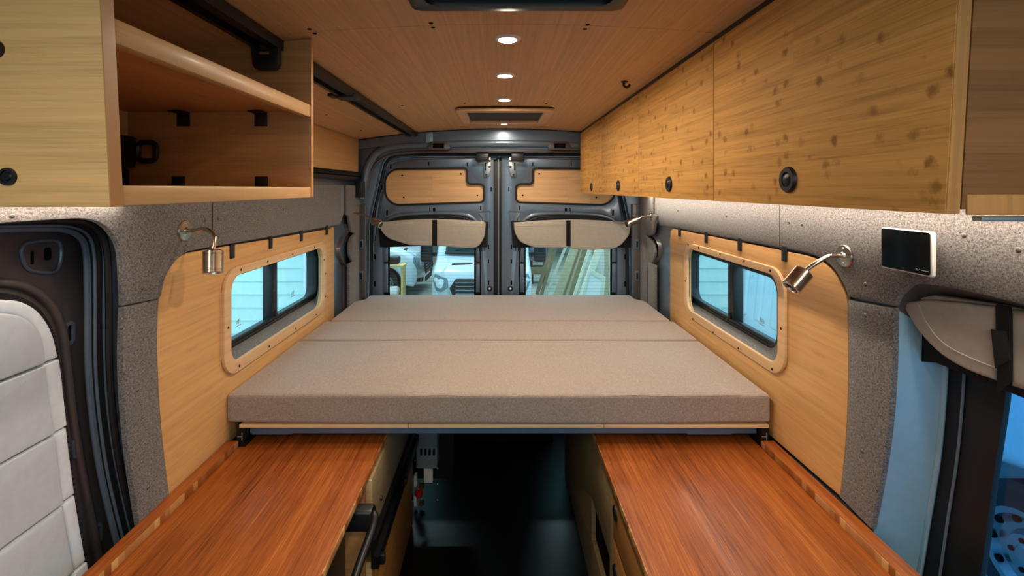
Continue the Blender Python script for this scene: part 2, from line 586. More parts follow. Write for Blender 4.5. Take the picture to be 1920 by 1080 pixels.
flo = S('floor', MB().box(-.89, .89, -1.9, 2.94, -.03, 0), M['floor'], 'glossy dark vinyl floor running down the aisle under the bed', 'floor', kind='structure')
cei = T('ceiling', 'arched bamboo plank ceiling with a cross seam and screws', 'ceiling', kind='structure')
P(cei, 'ceiling_panel', arch(MB(), -.484, .50, 1.052, 2.88), M['ceil'])
P(cei, 'ceiling_panel', arch(MB(), -.484, .50, -1.9, 1.050), M['ceil'])
P(cei, 'ceiling_panel', arch(MB(), -.835, -.484, 1.052, 2.86), M['ceil'])
P(cei, 'ceiling_panel', arch(MB(), -.835, -.484, -1.9, 1.050), M['ceil'])
P(cei, 'ceiling_panel', arch(MB(), .50, .875, -1.9, 2.86), M['ceil'])
for px, py in ((808, 43), (812, 51), (1102, 46), (1097, 54), (754, 198), (871, 193), (1024, 194), (580, 55), (590, 63), (726, 240), (452, 69), (465, 78)):
    h = .352
    Y = F * h / (CY - py); x = (px - CX) * Y / F
    h = ceil_h(x); Y = F * h / (CY - py); x = (px - CX) * Y / F
    screw_cap(cei, (x, Y, E + ceil_h(x)), (0, 0, -1), .005, mat=M['hole'])
P(cei, 'roof_shell', arch(MB(), -.892, .892, -1.94, 2.96, .02, 20, -.022), M['paintd'])
for px, py in ((612, 215), (680, 205), (732, 236), (677, 244), (700, 262)):
    h = .31
    Y = F * h / (CY - py); x = (px - CX) * Y / F
    if -.82 < x < -.52:
        screw_cap(cei, (x, Y, E + ceil_h(x)), (0, 0, -1), .004, mat=M['hole'])

# outer metal sides with their openings
win_l = rect(1.500, 2.290, Z(.556), Z(.272), .055)
win_r = rect(1.455, 2.175, Z(.545), Z(.262), .055)
big_l = rect(1.47, 2.44, Z(.58), Z(.25), .06)
big_r = rect(1.44, 2.36, Z(.57), Z(.24), .06)
cab_w = rect(-1.7, -.75, Z(.50), Z(-.12), .08)
dl_px = [(-60, 418), (0, 420), (80, 414), (150, 412), (186, 425), (203, 455), (207, 500), (206, 600), (211, 740), (226, 860), (254, 995), (262, 1030)]
dl = [sp(a, b, -.875) for a, b in dl_px]
dl_open = smooth([(.55, dl[0][1])] + dl[1:], 4) + [(dl[-1][0] + .02, .28), (dl[-1][0] + .02, .12), (.3, .12), (.3, dl[0][1])]
wl = T('wall_left', 'dark grey metal side wall of the van on the left', 'wall', kind='structure')
P(wl, 'wall_panel', MB().plate(rect(-1.9, 2.95, -.03, E + .31), [big_l, dl_open, cab_w], 'x', -.875, -.892), M['paint'])
wr = T('wall_right', 'dark grey metal side wall of the van on the right', 'wall', kind='structure')
dr_px = [(1640, 990), (1659, 880), (1674, 760), (1680, 660), (1682, 575), (1692, 548), (1717, 532), (1787, 538)]
dr = [sp(a, b, .875) for a, b in dr_px]
dr_open = smooth(dr, 4) + [(.72, Z(.19)), (.2, Z(.19)), (.2, Z(.97)), (dr[0][0] + .015, Z(.97))]
P(wr, 'wall_panel', MB().plate(rect(-1.9, 2.95, -.03, E + .31), [big_r, dr_open, cab_w], 'x', .875, .892), M['paint'])
jb = MB()
for q in ((1.195, 1.205, .03, E), (.14, .15, .03, E), (.15, 1.195, .03, .06), (.15, 1.195, E - .03, E - .015)):
    jb.box(-.976, -.890, q[0], q[1], q[2], q[3])
P(wl, 'door_jamb', jb, M['paintd'])
jb = MB()
for q in ((.185, .198, Z(.98), Z(.17)), (.198, 1.2, Z(.19), Z(.17)), (1.19, 1.2, Z(.98), Z(.17)), (.198, 1.19, Z(.985), Z(.972))):
    jb.box(.890, .985, q[0], q[1], q[2], q[3])
P(wr, 'window_jamb', jb, M['paintd'])
for o_, s_ in ((wl, -1), (wr, 1)):
    P(o_, 'cab_window_glass', MB().plate(rect(-1.71, -.74, Z(.51), Z(-.13), .08), [], 'x', s_ * .895, s_ * .899), M['glass'])
wf = T('wall_front', 'cab bulkhead with the windscreen opening behind the viewer', 'wall', kind='structure')
P(wf, 'wall_panel', MB().plate(rect(-.89, .89, -.03, E + .40), [rect(-.78, .78, Z(.50), Z(-.24), .08)], 'y', -1.9, -1.93), M['paint'])
P(wf, 'windscreen_glass', MB().plate(rect(-.785, .785, Z(.505), Z(-.245), .08), [], 'y', -1.935, -1.94), M['glass'])

# metal between wood panel and rear pillar, with a curved inner flange
for sgn, X, nm in ((-1, XL, wl), (1, XR, wr)):
    Xm = sgn * .872
    pts = [(651, 420), (656, 434), (647, 445), (640, 462), (640, 478), (648, 496), (652, 502), (651, 580)]
    ed = smooth([sp(a, b, -.85) for a, b in pts], 4)
    A = [(sgn * .854, y, z) for y, z in ed]; B = [(sgn * .874, y - .012, z) for y, z in ed]
    P(nm, 'body_flange', MB().loft(A, B, (0, -.004, 0)), M['paintd'])
    P(nm, 'body_pressing', MB().plate(rect(2.38, 2.72, .55, E - .10), [], 'x', Xm, Xm + sgn * .01), M['paint'])

# ---- rear frame
wrr = T('wall_rear', 'blue grey metal frame round the rear doors with a rolled header', 'wall', kind='structure')
opn = rp([(-.815, .03, .02), (-.80, E - .22, .05), (-.738, E + .05, .3), (-.70, E + .225, .16), (.70, E + .225, .16), (.738, E + .05, .3), (.80, E - .22, .05), (.815, .03, .02)], .05, 10)
outer = [(-.89, -.03), (.89, -.03), (.89, E + .312), (.5, E + .375), (0, E + .395), (-.5, E + .375), (-.89, E + .312)]
P(wrr, 'frame_panel', MB().plate(outer, [opn], 'y', 2.90, 2.95, .012, 3), M['paint'])
hb = [(-.83, 2.885, E - .06), (-.81, 2.885, E + .04), (-.79, 2.885, E + .13), (-.75, 2.885, E + .20), (-.68, 2.885, E + .245), (-.56, 2.885, E + .264), (-.3, 2.885, E + .272),
      (0, 2.885, E + .275), (.3, 2.885, E + .272), (.56, 2.885, E + .264), (.70, 2.885, E + .245), (.80, 2.885, E + .17), (.84, 2.885, E)]
P(wrr, 'header_bead', MB().tube(smooth(hb, 5), .026, 12), M['paint'])
hb2 = [(x * .985, 2.895, z - .045) for x, y, z in hb[1:-1]]
P(wrr, 'header_seam', MB().tube(smooth(hb2, 5), .010, 8), M['paintd'])
seal = [(x, 2.955, z) for x, z in rp([(-.795, .3, .02), (-.787, E - .22, .05), (-.727, E + .05, .3), (-.69, E + .213, .15), (.69, E + .213, .15), (.727, E + .05, .3), (.787, E - .22, .05), (.795, .3, .02)], .05, 8)]
P(wrr, 'door_seal', MB().tube(seal, .011, 8), M['rubber'])
hd = [(x, E + ceil_h(x) - .006) for x in [-.875 + 1.75 * i / 24 for i in range(25)]]
lo = [(x, E + .292 - .05 * (x / .8) ** 2) for x, z in reversed(hd)]
P(wrr, 'header_panel', MB().plate(hd + lo, [], 'y', 2.862, 2.90), M['paint'])
P(wrr, 'header_joint', MB().box(-.437, -.395, 2.857, 2.864, E + .275, E + .338, .003), M['paintl'])
for cx in (-.36, .36):
    p = rp([(cx - .075, E + .232), (cx - .052, E + .283), (cx + .052, E + .283), (cx + .075, E + .232)], .012, 4)
    b = P(wrr, 'striker_cover', MB().plate(p, [], 'y', 2.852, 2.885, .006, 2), M['paintd'])
    P(b, 'striker_slot', MB().box(cx - .033, cx + .033, 2.849, 2.853, E + .242, E + .27), M['hole'])
for sgn in (-1, 1):
    P(wrr, 'pillar_edge', MB().plate(rp([(sgn * .80, .45), (sgn * .845, .45), (sgn * .845, E - .09), (sgn * .795, E - .09)], .006, 2), [], 'y', 2.87, 2.90, .005), M['paintd'])
    for zz in (E - .33, E - .52):
        c = P(wrr, 'clip_slot', MB().plate(rect(sgn * .822 - .011, sgn * .822 + .011, zz - .03, zz + .03, .006), [], 'y', 2.862, 2.872, .002), M['paint'])
        P(c, 'slot_hole', MB().plate(rect(sgn * .822 - .004, sgn * .822 + .004, zz - .018, zz + .018, .003), [], 'y', 2.860, 2.8625), M['hole'])

# ---- rear doors
YD = 2.965


def rear_door(sgn, name, label):
    m = (lambda u: u) if sgn < 0 else (lambda u: 2 * 937.5 - u)      # the right door mirrors the left one

    def q(px, py, Y=YD, r=None):
        x, z = fp(m(px), py, Y)
        return (x, z) if r is None else (x, z, r)
    d = T(name, label, 'door', kind='structure')
    out = rp([q(925.5 if sgn < 0 else 934.5, 294, r=.012), q(730, 299, r=.14), q(708, 420, r=.4), q(692, 550, r=.2), (sgn * .80, .0, .03), (q(925.5 if sgn < 0 else 934.5, 0)[0], .0, .01)], .02, 10)
    ins = rp([q(722, 317, r=.088), q(876, 315, r=.022), q(876, 345, r=.022), q(908, 345, r=.03), q(908, 379, r=.03), q(722, 385, r=.088)], .02, 8)
    wi = rp([q(717, 402, r=.12), q(902, 402, r=.12), q(902, 640, r=.08), q(717, 640, r=.08)], .1, 8)
    if sgn > 0: out, ins, wi = out[::-1], ins[::-1], wi[::-1]
    P(d, 'door_panel', MB().plate(out, [ins, wi], 'y', YD, YD + .045, .006, 2), M['paint'])
    sk = rp([(sgn * .004, -.02, 0), (sgn * .845, -.02, .03), (sgn * .835, E - .22, .05), (sgn * .775, E + .05, .3), (sgn * .735, E + .262, .16), (sgn * .004, E + .262, 0)], .02, 10)
    P(d, 'door_skin', MB().plate(sk, [wi], 'y', YD + .052, YD + .056), M['paintd'])
    k = P(d, 'bamboo_insert', MB().plate(ins, [], 'y', YD + .010, YD + .022), M['insert'])
    for a, b in ((754, 329), (864, 326), (757, 370), (895, 366)):
        x, z = fp(m(a), b, YD + .01)
        screw_cap(k, (x, YD + .010, z), (0, -1, 0), .006, mat=M['hole'])
    P(d, 'insert_seal', MB().tube([(x, YD - .001, z) for x, z in ins], .006, 6, closed=True), M['rubber'])
    # arch pressed into the sheet over the window
    ar = [q(714, 440, YD), q(722, 416, YD), q(748, 404, YD), q(800, 400, YD), q(862, 401, YD), q(888, 410, YD), q(903, 430, YD), q(906, 470, YD)]
    P(d, 'arch_pressing', MB().tube(smooth([(x, YD - .001, z) for x, z in ar], 5), .013, 10), M['paint'])
    ar2 = [q(716, 450, YD), q(726, 422, YD), q(750, 410, YD), q(800, 406, YD), q(860, 407, YD), q(884, 416, YD), q(899, 436, YD), q(901, 470, YD)]
    P(d, 'window_rubber', MB().tube(smooth([(x, YD - .006, z) for x, z in ar2], 5), .010, 8), M['rubber'])
    # outer edge flange
    fl = [q(930, 297), q(800, 296), q(742, 302), q(718, 322), q(709, 370), q(700, 460), q(692, 560)]
    P(d, 'edge_flange', MB().tube(smooth([(x, YD + .002, z) for x, z in fl], 5), .009, 8), M['paint'])
    # window glass with printed border and heater wires
    xa, xb = sorted((q(717, 0, 3.02)[0], q(902, 0, 3.02)[0]))
    ca, cb = sorted((q(731, 0, 3.02)[0], q(889, 0, 3.02)[0]))
    zb, zt = .42, Z(.16)
    g = P(d, 'window_glass', MB().plate(rect(xa - .01, xb + .01, zb, zt, .05), [], 'y', 3.022, 3.026), M['tint'])
    P(g, 'printed_border', MB().plate(rect(xa - .012, xb + .012, zb - .002, zt + .002, .05), [rect(ca, cb, zb + .05, zt - .06, .03)], 'y', 3.0195, 3.0215), M['frit'])
    mbw = MB()
    for i in range(17):
        zz = Z(.36) - .0205 * i
        mbw.box(xa + .005, xb - .005, 3.0178, 3.0184, zz - .0004, zz + .0004)
    P(g, 'heater_wires', mbw, M['wire'])
    for a0, a1 in ((718, 727), (900, 893)):
        u, w = sorted((q(a0, 0, 2.99)[0], q(a1, 0, 2.99)[0]))
        for v0, v1 in ((464, 491), (494, 548)):
            z1, z0 = fp(0, v0, 2.99)[1], fp(0, v1, 2.99)[1]
            P(d, 'frame_filler', MB().box(u, w, 2.985, 3.0, z0, z1, .003), M['paint'])
    # clip slots down the outer edge
    for a, b in ((733, 312), (716, 351), (726, 399), (704, 447), (703, 481), (703, 532)):
        x, z = fp(m(a), b, YD)
        c = P(d, 'clip_slot', MB().plate(rect(x - .013, x + .013, z - .026, z + .026, .009), [rect(x - .006, x + .006, z - .017, z + .017, .005)], 'y', YD - .006, YD + .003, .002), M['paint'])
        P(c, 'slot_hole', MB().plate(rect(x - .0065, x + .0065, z - .018, z + .018, .005), [], 'y', YD - .0012, YD + .001), M['hole'])
    for a, b, hw, hh in ((921, 355, .0035, .014), (916, 463, .004, .014), (916, 490, .004, .012), (916, 530, .0045, .014), (804, 307, .003, .013), (876, 308, .003, .012), (806, 393, .003, .013), (814, 393, .008, .012), (901, 390, .003, .014)):
        x, z = fp(m(a), b, YD)
        P(d, 'slot_hole', MB().plate(rect(x - hw, x + hw, z - hh, z + hh, min(hw, hh) * .8), [], 'y', YD - .0012, YD + .002), M['hole'])
    x, z = fp(m(918), 541, YD)
    b = P(d, 'rubber_grommet', MB().lathe([(0, .006), (.012, .006), (.017, .003), (.017, 0)], (x, YD, z), (0, -1, 0), 18), M['rubber'])
    P(b, 'white_plug', MB().lathe([(0, .009), (.006, .008), (.007, .005)], (x, YD, z), (0, -1, 0), 12), M['white'])
    # triangular pressing beside the window
    tr = smooth([(*q(895, 398),), (*q(918, 396),), (*q(920, 403),), (*q(917, 424),), (*q(910, 428),), (*q(903, 408),), (*q(895, 398),)], 4)
    P(d, 'corner_pressing', MB().tube([(x, YD, z) for x, z in tr], .005, 6), M['paint'])
    # top latch
    xa, xb = sorted((q(893, 0)[0], q(917, 0)[0]))
    z0, z1 = q(0, 303)[1], q(0, 287)[1]
    lt = P(d, 'top_latch', MB().plate(rp([q(895, 304), q(920, 294), q(921, 318), q(917, 331), q(908, 331), q(907, 309), q(895, 309)], .003, 3), [], 'y', YD - .016, YD - .004, .002), M['steel'])
    P(lt, 'latch_cover', MB().box(xa, xb, YD - .055, YD + .001, z0, z1, .006), M['black'])
    xs = q(910, 0)[0]
    P(lt, 'latch_slot', MB().box(xs - .004, xs + .004, YD - .018, YD - .0155, q(0, 320)[1], q(0, 305)[1]), M['hole'])
    for a, b in ((918, 302), (918, 313), (912, 328)):
        x, z = fp(m(a), b, YD)
        P(lt, 'latch_bolt', MB().lathe([(0, .0045), (.006, .0045), (.0075, 0)], (x, YD - .016, z), (0, -1, 0), 10), M['black'])
    return d


d1 = rear_door(-1, 'door_1', 'left rear van door, blue grey metal with bamboo insert and window')
rear_door(1, 'door_2', 'right rear van door, blue grey metal with bamboo insert half behind the cabinets')

xg0, xg1 = fp(924, 0, 2.985)[0], fp(942, 0, 2.985)[0]
P(d1, 'centre_seal', MB().box(xg0, xg1, 2.985, 3.005, .0, E + .195, .003), M['rubber'])
P(d1, 'seal_lip', MB().box(fp(933, 0, 2.97)[0], fp(936, 0, 2.97)[0], 2.972, 2.99, .0, E + .19, .001), M['rubberg'])
# ================================================================= SIDE WINDOWS


def slider(name, sgn, hole, gh, ym, label):
    """HOLE: opening in the lining (Y0, Y1, h0, h1); GH: clear opening of the black frame"""
    w = T(name, label, 'window', kind='structure')
    s = sgn
    y0, y1, h0, h1 = hole
    g0, g1, k0, k1 = gh
    xo = .904
    A = [(s * .859, y, z) for y, z in rect(y0, y1, Z(h1), Z(h0), .05)]
    B = [(s * xo, y, z) for y, z in rect(g0 - .012, g1 + .03, Z(k1 + .012), Z(k0 - .012), .06)]
    P(w, 'cloth_liner', MB().loft(A + A[:1], B + B[:1], (s * .003, 0, 0)), M['fab'])
    fr = rect(g0 - .05, g1 + .06, Z(k1 + .045), Z(k0 - .045), .07)
    fi = rect(g0, g1, Z(k1), Z(k0), .045)
    P(w, 'window_frame', MB().plate(fr, [fi], 'x', s * xo, s * .955, .004), M['black'])
    P(w, 'mullion', MB().box(*sorted((s * .909, s * .95)), ym - .020, ym + .020, Z(k1), Z(k0), .003), M['black'])
    P(w, 'sash_bar', MB().box(*sorted((s * .918, s * .94)), ym + .022, ym + .042, Z(k1), Z(k0), .002), M['black'])
    P(w, 'slide_track', MB().box(*sorted((s * .906, s * .922)), g0 + .01, g1 - .01, Z(k1), Z(k1) + .012, .002), M['black'])
    for a, b, xx in ((g0, ym, .930), (ym, g1, .938)):
        g = P(w, 'window_pane', MB().plate(rect(a, b, Z(k1), Z(k0), .03), [], 'x', s * xx, s * (xx + .004)), M['tint'])
        k = MB()
        if s < 0: cy = a + (b - a) * (.42 if a == g0 else .55)
        else: cy = a + (b - a) * .42
        x_ = sorted((s * (xx - .0008), s * (xx - .0004)))
        if s < 0 or a == g0:
            for t in range(4):
                yy = cy - .016 + .008 * t
                k.box(*x_, yy, yy + .004, Z(k1) + .045 + .003 * (t % 2), Z(k1) + .058 + .002 * t)
            k.box(*x_, cy - .018, cy + .018, Z(k1) + .038, Z(k1) + .041)
            P(g, 'etched_mark', k, M['tag'])
        else:
            k.bm.free()
    P(w, 'sash_latch', MB().box(*sorted((s * .902, s * .915)), ym - .008, ym + .012, Z(k1 - .03), Z(k1 - .01), .003), M['black'])
    return w


slider('window_1', -1, (1.500, 2.290, .272, .556), (1.54, 2.375, .300, .527), 1.945, 'left sliding side window in a black frame above the bed')
slider('window_2', 1, (1.455, 2.175, .262, .545), (1.565, 2.290, .297, .520), 1.885, 'right sliding side window in a black frame above the bed')

# bamboo wall panels round the side windows


def wood_panel(sgn, X, outline, hole, ringo, ringi, clips, screws, label):
    t = T('window_wall_panel', label, 'wall panel', 'bamboo panels round the side windows')
    s = sgn
    P(t, 'panel_board', MB().plate(outline, [hole], 'x', X, X + s * .012, .002), M['wallb'])
    r = P(t, 'window_ring', MB().plate(ringo, [ringi], 'x', X - s * .011, X - s * .0005, .0045, 3), M['ring'])
    for y, z in screws: screw_cap(r, (X - s * .011, y, z), (-s, 0, 0), .0045)
    for y, z in clips:
        P(t, 'edge_clip', MB().box(*sorted((X - s * .006, X + s * .004)), y - .011, y + .011, z - .026, z + .02, .002), M['black'])
    return t


lt_px = [(318, 935), (305, 830), (298, 740), (295, 650), (297, 570), (306, 530), (322, 498), (343, 478), (372, 471)]
ol = smooth([sp(a, b, XL) for a, b in lt_px], 4) + rp([(2.44, Z(.192), .05), (2.47, Z(.20), .05), (2.47, Z(.80), .0)], .05, 5)[1:] + [(2.47, Z(.80))]
ll_scr = [(1.56, Z(.263)), (1.74, Z(.263)), (1.95, Z(.266)), (2.18, Z(.266)), (2.32, Z(.41)), (1.487, Z(.43)), (1.55, Z(.572)), (1.75, Z(.574)), (1.98, Z(.576)), (2.2, Z(.577)), (2.3, Z(.34)), (2.32, Z(.52))]
wood_panel(-1, XL, ol, win_l, rect(1.466, 2.335, Z(.588), Z(.25), .075, 8), rect(1.505, 2.285, Z(.551), Z(.277), .05, 8),
           [(1.524, Z(.195)), (1.78, Z(.196)), (2.056, Z(.198)), (2.36, Z(.20))], ll_scr, 'curved bamboo wall panel framing the left side window')
rt_px = [(1575, 930), (1586, 820), (1590, 720), (1590, 640), (1588, 570), (1578, 540), (1562, 510), (1540, 490), (1512, 479)]
orr = smooth([sp(a, b, XR) for a, b in rt_px], 4) + [(2.37, Z(.197)), (2.40, Z(.21)), (2.41, Z(.26)), (2.41, Z(.80))]
rr_scr = [(1.5, Z(.256)), (1.66, Z(.25)), (1.84, Z(.25)), (2.04, Z(.25)), (2.15, Z(.25)), (2.185, Z(.42)), (1.443, Z(.42)), (1.49, Z(.56)), (1.7, Z(.565)), (1.9, Z(.568)), (2.1, Z(.57))]
wood_panel(1, XR, orr, win_r, rect(1.427, 2.20, Z(.572), Z(.243), .075, 8), rect(1.462, 2.168, Z(.540), Z(.267), .05, 8),
           [(1.44, Z(.192)), (1.708, Z(.195)), (1.985, Z(.198)), (2.278, Z(.20))], rr_scr, 'curved bamboo wall panel framing the right side window')

# ================================================================= CLOTH LININGS
pin_prof = [(0, .003), (.003, .0025), (.0052, .0005), (.0055, -.001)]


def lining(sgn, X, outline, pins, name, label, group=None, th=.014, seams=()):
    t = T(name, label, 'lining panel', group)
    P(t, 'cloth_face', MB().plate(outline, [], 'x', X - sgn * .002, X + sgn * th, .004, 2), M['fab'])
    for y, z in pins:
        P(t, 'push_pin', MB().lathe(pin_prof, (X - sgn * .002, y, z), (-sgn, 0, 0), 10), M['snap'])
    for a, b in seams:
        P(t, 'panel_seam', MB().box(*sorted((X - sgn * .0028, X - sgn * .001)), a[0] - .0012, a[0] + .0012, b[1], a[1]), M['seam'])
    return t


g = 'grey cloth lining panels on the van walls'
# left upper band, sweeping down to the sliding door
lb = [sp(a, b, XL) for a, b in [(232, 573), (230, 520), (226, 470), (212, 440), (190, 420), (160, 411), (120, 411), (60, 415)]]
ub = smooth(lb, 4) + [(.45, Z(.056)), (.45, Z(-.02)), (2.62, Z(-.02))]
low = [sp(a, b, XL) for a, b in [(302, 553), (309, 522), (326, 492), (348, 474), (374, 467)]]
ub += [(2.62, Z(.135)), (2.565, Z(.19))] + [(2.44, Z(.189))] + smooth(low, 4)[::-1] + [sp(298, 560, XL)]
lining(-1, XL, ub, [sp(a, b, XL) for a, b in [(383, 413), (408, 410), (265, 540), (530, 393), (20, 404)]], 'wall_lining', 'long grey cloth lining band under the open shelf and left rail', g,
       seams=[((1.42, Z(.03)), (1.42, Z(.18)))])
lp = smooth([sp(a, b, XL) for a, b in [(231, 576), (229, 680), (234, 780), (245, 880), (262, 990)]], 4) + smooth([sp(a, b, XL) for a, b in [(318, 935), (304, 830), (297, 740), (294, 650), (297, 562)]], 4)
lining(-1, XL, lp, [sp(a, b, XL) for a, b in [(256, 731), (276, 914)]], 'pillar_lining', 'grey cloth pillar lining beside the sliding door, left of the bed', g)
# left rear pillar
lr = smooth([sp(a, b, XL) for a, b in [(650, 405), (655, 434), (662, 437), (654, 448), (651, 465), (653, 483), (660, 498), (653, 503), (652, 580)]], 3)
lr = lr + [(2.93, lr[-1][1]), (2.93, E + .02), (2.63, E + .02), (2.63, Z(.14))]
lining(-1, -.838, lr, [(2.86, Z(.50)), (2.84, Z(.1))], 'rear_pillar_lining', 'grey cloth lining with a curved notch on the left rear pillar', g)
# right side
rb = [sp(a, b, XR) for a, b in [(1676, 573), (1683, 558), (1696, 544), (1717, 532), (1787, 540)]]
ub = smooth(rb, 4) + [(.72, Z(.191)), (.30, Z(.191)), (.30, Z(0)), (2.64, Z(0)), (2.64, Z(.14)), (2.565, Z(.195)), (2.37, Z(.192))]
low = [sp(a, b, XR) for a, b in [(1591, 556), (1582, 533), (1565, 505), (1541, 485), (1512, 474)]]
ub += smooth(low, 4)[::-1]
lining(1, XR, ub, [sp(a, b, XR) for a, b in [(1363, 405), (1481, 417), (1505, 421), (1624, 533), (1912, 468), (1272, 395), (1810, 441)]], 'wall_lining', 'long grey cloth lining band under the right overhead cabinets, with the touchscreen', g,
       seams=[((1.465, Z(.03)), (1.465, Z(.187)))])
rpil = smooth([sp(a, b, XR) for a, b in [(1676, 578), (1674, 680), (1668, 780), (1655, 880), (1634, 992)]], 4) + smooth([sp(a, b, XR) for a, b in [(1575, 932), (1587, 820), (1591, 720), (1591, 640), (1591, 562)]], 4)
lining(1, XR, rpil, [sp(a, b, XR) for a, b in [(1624, 592), (1618, 846)]], 'pillar_lining', 'grey cloth pillar lining beside the driver side window, right of the bed', g)
rr_ = smooth([sp(a, b, XR) for a, b in [(1236, 405), (1231, 424), (1227, 440), (1217, 442), (1226, 452), (1231, 468), (1231, 480), (1225, 496), (1218, 502), (1218, 580)]], 3)
rr_ = rr_ + [(2.93, rr_[-1][1]), (2.93, E - .02), (2.64, E - .02), (2.64, Z(.14))]
lining(1, .846, rr_, [(2.80, Z(.42)), (2.86, Z(.06))], 'rear_pillar_lining', 'grey cloth lining with a curved notch on the right rear pillar', g)
for s, X, px0, px1, lab in ((-1, -.832, 653.5, 665.5, 'narrow upright grey cloth strip below the notch of the left rear pillar'), (1, .846, 1229, 1217, 'narrow upright grey cloth strip below the notch of the right rear pillar')):
    a, b = sorted((sp(px0, 0, X)[0], sp(px1, 0, X)[0]))
    S('lining_strip', MB().box(*sorted((X - s * .006, X + s * .01)), a, b, .60, Z(.415), .003), M['fab'], lab, 'lining strip')

# left upper side: bamboo board, rail with end stop
S('upper_wall_board', MB().plate([(1.11, Z(-.094)), (2.86, Z(-.10)), (2.86, Z(-.296)), (1.11, Z(-.296))], [], 'x', -.838, -.85, .002), M['wallb'], 'bamboo board high on the left wall above the black rail', 'wall panel')
rl = T('wall_rail', 'black slotted rail along the left wall under the bamboo board', 'rail')
P(rl, 'rail_body', MB().plate([(-.838, Z(-.05)), (-.83, Z(-.05)), (-.824, Z(-.062)), (-.824, Z(-.082)), (-.83, Z(-.094)), (-.838, Z(-.094))], [], 'y', 1.12, 2.86), M['alu'])
P(rl, 'rail_slot', MB().box(-.8245, -.823, 1.12, 2.86, Z(-.068), Z(-.076)), M['hole'])
P(rl, 'end_stop', MB().box(-.838, -.80, 2.79, 2.87, Z(.05), Z(-.045), .004), M['black'])
# ceiling track on the left
tk = T('ceiling_track', 'black aluminium track running along the left side of the ceiling', 'track')
zt = E + ceil_h(-.515) - .001
P(tk, 'track_body', MB().plate([(-.545, zt - .004), (-.545, zt - .022), (-.530, zt - .024), (-.530, zt - .012), (-.505, zt - .012), (-.505, zt - .024), (-.487, zt - .022), (-.487, zt + .001)], [], 'y', .1, 2.87), M['alu'])
P(tk, 'track_bracket', MB().plate(rp([(-.552, zt - .0, .0), (-.488, zt - .0, .0), (-.488, zt - .07, .016), (-.544, zt - .07, .016)], .01, 5), [rect(-.537, -.508, zt - .036, zt - .026, .002)], 'y', 1.06, 1.075, .003), M['black'])
P(tk, 'track_slider', MB().box(-.552, -.483, 1.60, 1.67, zt - .028, zt - .012, .004), M['black'])
P(tk, 'slider_tab', MB().box(-.563, -.545, 1.57, 1.62, zt - .03, zt - .02, .003), M['black'])

# ================================================================= OPEN SHELF (left)
ys0, ys1, xs = .5245, 1.085, -.425
sh = T('open_shelf', 'open bamboo overhead shelf with one middle board, hung above the sliding door', 'shelf')
cz = E + ceil_h(xs) - .014
ep = P(sh, 'end_panel', lean(MB().plate([(-.838, Z(.020)), (xs, Z(.020)), (xs, E + ceil_h(xs) - .003), (-.63, E + ceil_h(-.63) - .003), (-.838, E + ceil_h(-.838) - .003)], [], 'y', ys0, ys0 + .017, .001), 9, Z(.02)), M['endp'], 'pale end panel with round catches')
for px, py in ((16, 331), (-8, 92)):
    yc = ys0 - .062 * (fp(px, py, ys0)[1] - Z(.02)); x, z = fp(px, py, yc)
    c = P(ep, 'round_catch', MB().lathe([(0, .0015), (.0062, .0015), (.0068, .003), (.0095, .003), (.0098, -.001)], (x, yc, z), (0, -1, 0), 24), M['black'])
    P(c, 'catch_button', MB().lathe([(0, .003), (.004, .0028), (.0055, .0012)], (x, yc, z), (0, -1, 0), 16), M['alu'])
P(sh, 'edge_band', lean(MB().box(xs - .0005, xs + .0012, ys0, ys0 + .017, Z(.020), cz + .008), 9, Z(.02)), M['edgez'])
P(sh, 'far_panel', MB().plate([(-.838, Z(.018)), (xs, Z(.018)), (xs, E + ceil_h(xs) - .003), (-.63, E + ceil_h(-.63) - .003), (-.838, E + ceil_h(-.838) - .003)], [], 'y', ys1, ys1 + .014, .001), M['shelfin'])
P(sh, 'bottom_board', MB().box(-.838, xs - .02, ys0 + .017, ys1, Z(.018), Z(.004), .001), M['shelfy'])
P(sh, 'bottom_lip', MB().box(xs - .02, xs, ys0 + .017, ys1, Z(.020), Z(-.004), .003), M['edge'])
P(sh, 'middle_board', lean(MB().box(-.835, xs - .02, ys0 + .017, ys1, Z(-.173), Z(-.186), .001), .7, Z(.02)), M['shelfy'])
P(sh, 'middle_lip', lean(MB().box(xs - .02, xs, ys0 + .017, ys1, Z(-.161), Z(-.190), .004), .7, Z(.02)), M['edge'])
P(sh, 'back_panel', MB().box(-.848, -.838, ys0 + .017, ys1, Z(.018), E + ceil_h(-.84), .001), M['endp'])
for px, py in ((345, 228), (490, 231)):
    x, z = fp(px, py, ys1)
    zz = Z(-.173)
    P(sh, 'angle_bracket', MB().box(x - .014, x + .014, ys1 - .004, ys1, zz - .032, zz, .001).box(x - .014, x + .014, ys1 - .035, ys1, zz - .004, zz, .001), M['black'])
for px in (336, 491):
    x, z = fp(px, 0, ys1)
    zz = Z(.004)
    P(sh, 'angle_bracket', MB().box(x - .014, x + .014, ys1 - .004, ys1, zz, zz + .032, .001).box(x - .014, x + .014, ys1 - .035, ys1, zz, zz + .004, .001), M['black'])
wl_ = T('wall_socket', 'black socket block with a loop on the back of the open shelf', 'socket')
P(wl_, 'socket_block', MB().box(-.838, -.80, .90, 1.06, E + .045, E + .115, .006), M['black'])
P(wl_, 'socket_lower_block', MB().box(-.838, -.815, .92, 1.06, E + .005, E + .045, .004), M['black'])
P(wl_, 'socket_loop', MB().tube([(x, 1.065, z) for x, z in rect(-.802, -.762, E + .062, E + .103, .012)], .006, 8, closed=True), M['black'])
led = T('light_strip', 'glowing light strip under the open shelf on the left', 'light strip')
P(led, 'strip_channel', MB().box(-.835, -.815, ys0 + .02, ys1, Z(.024), Z(.0185), .001), M['alu'])
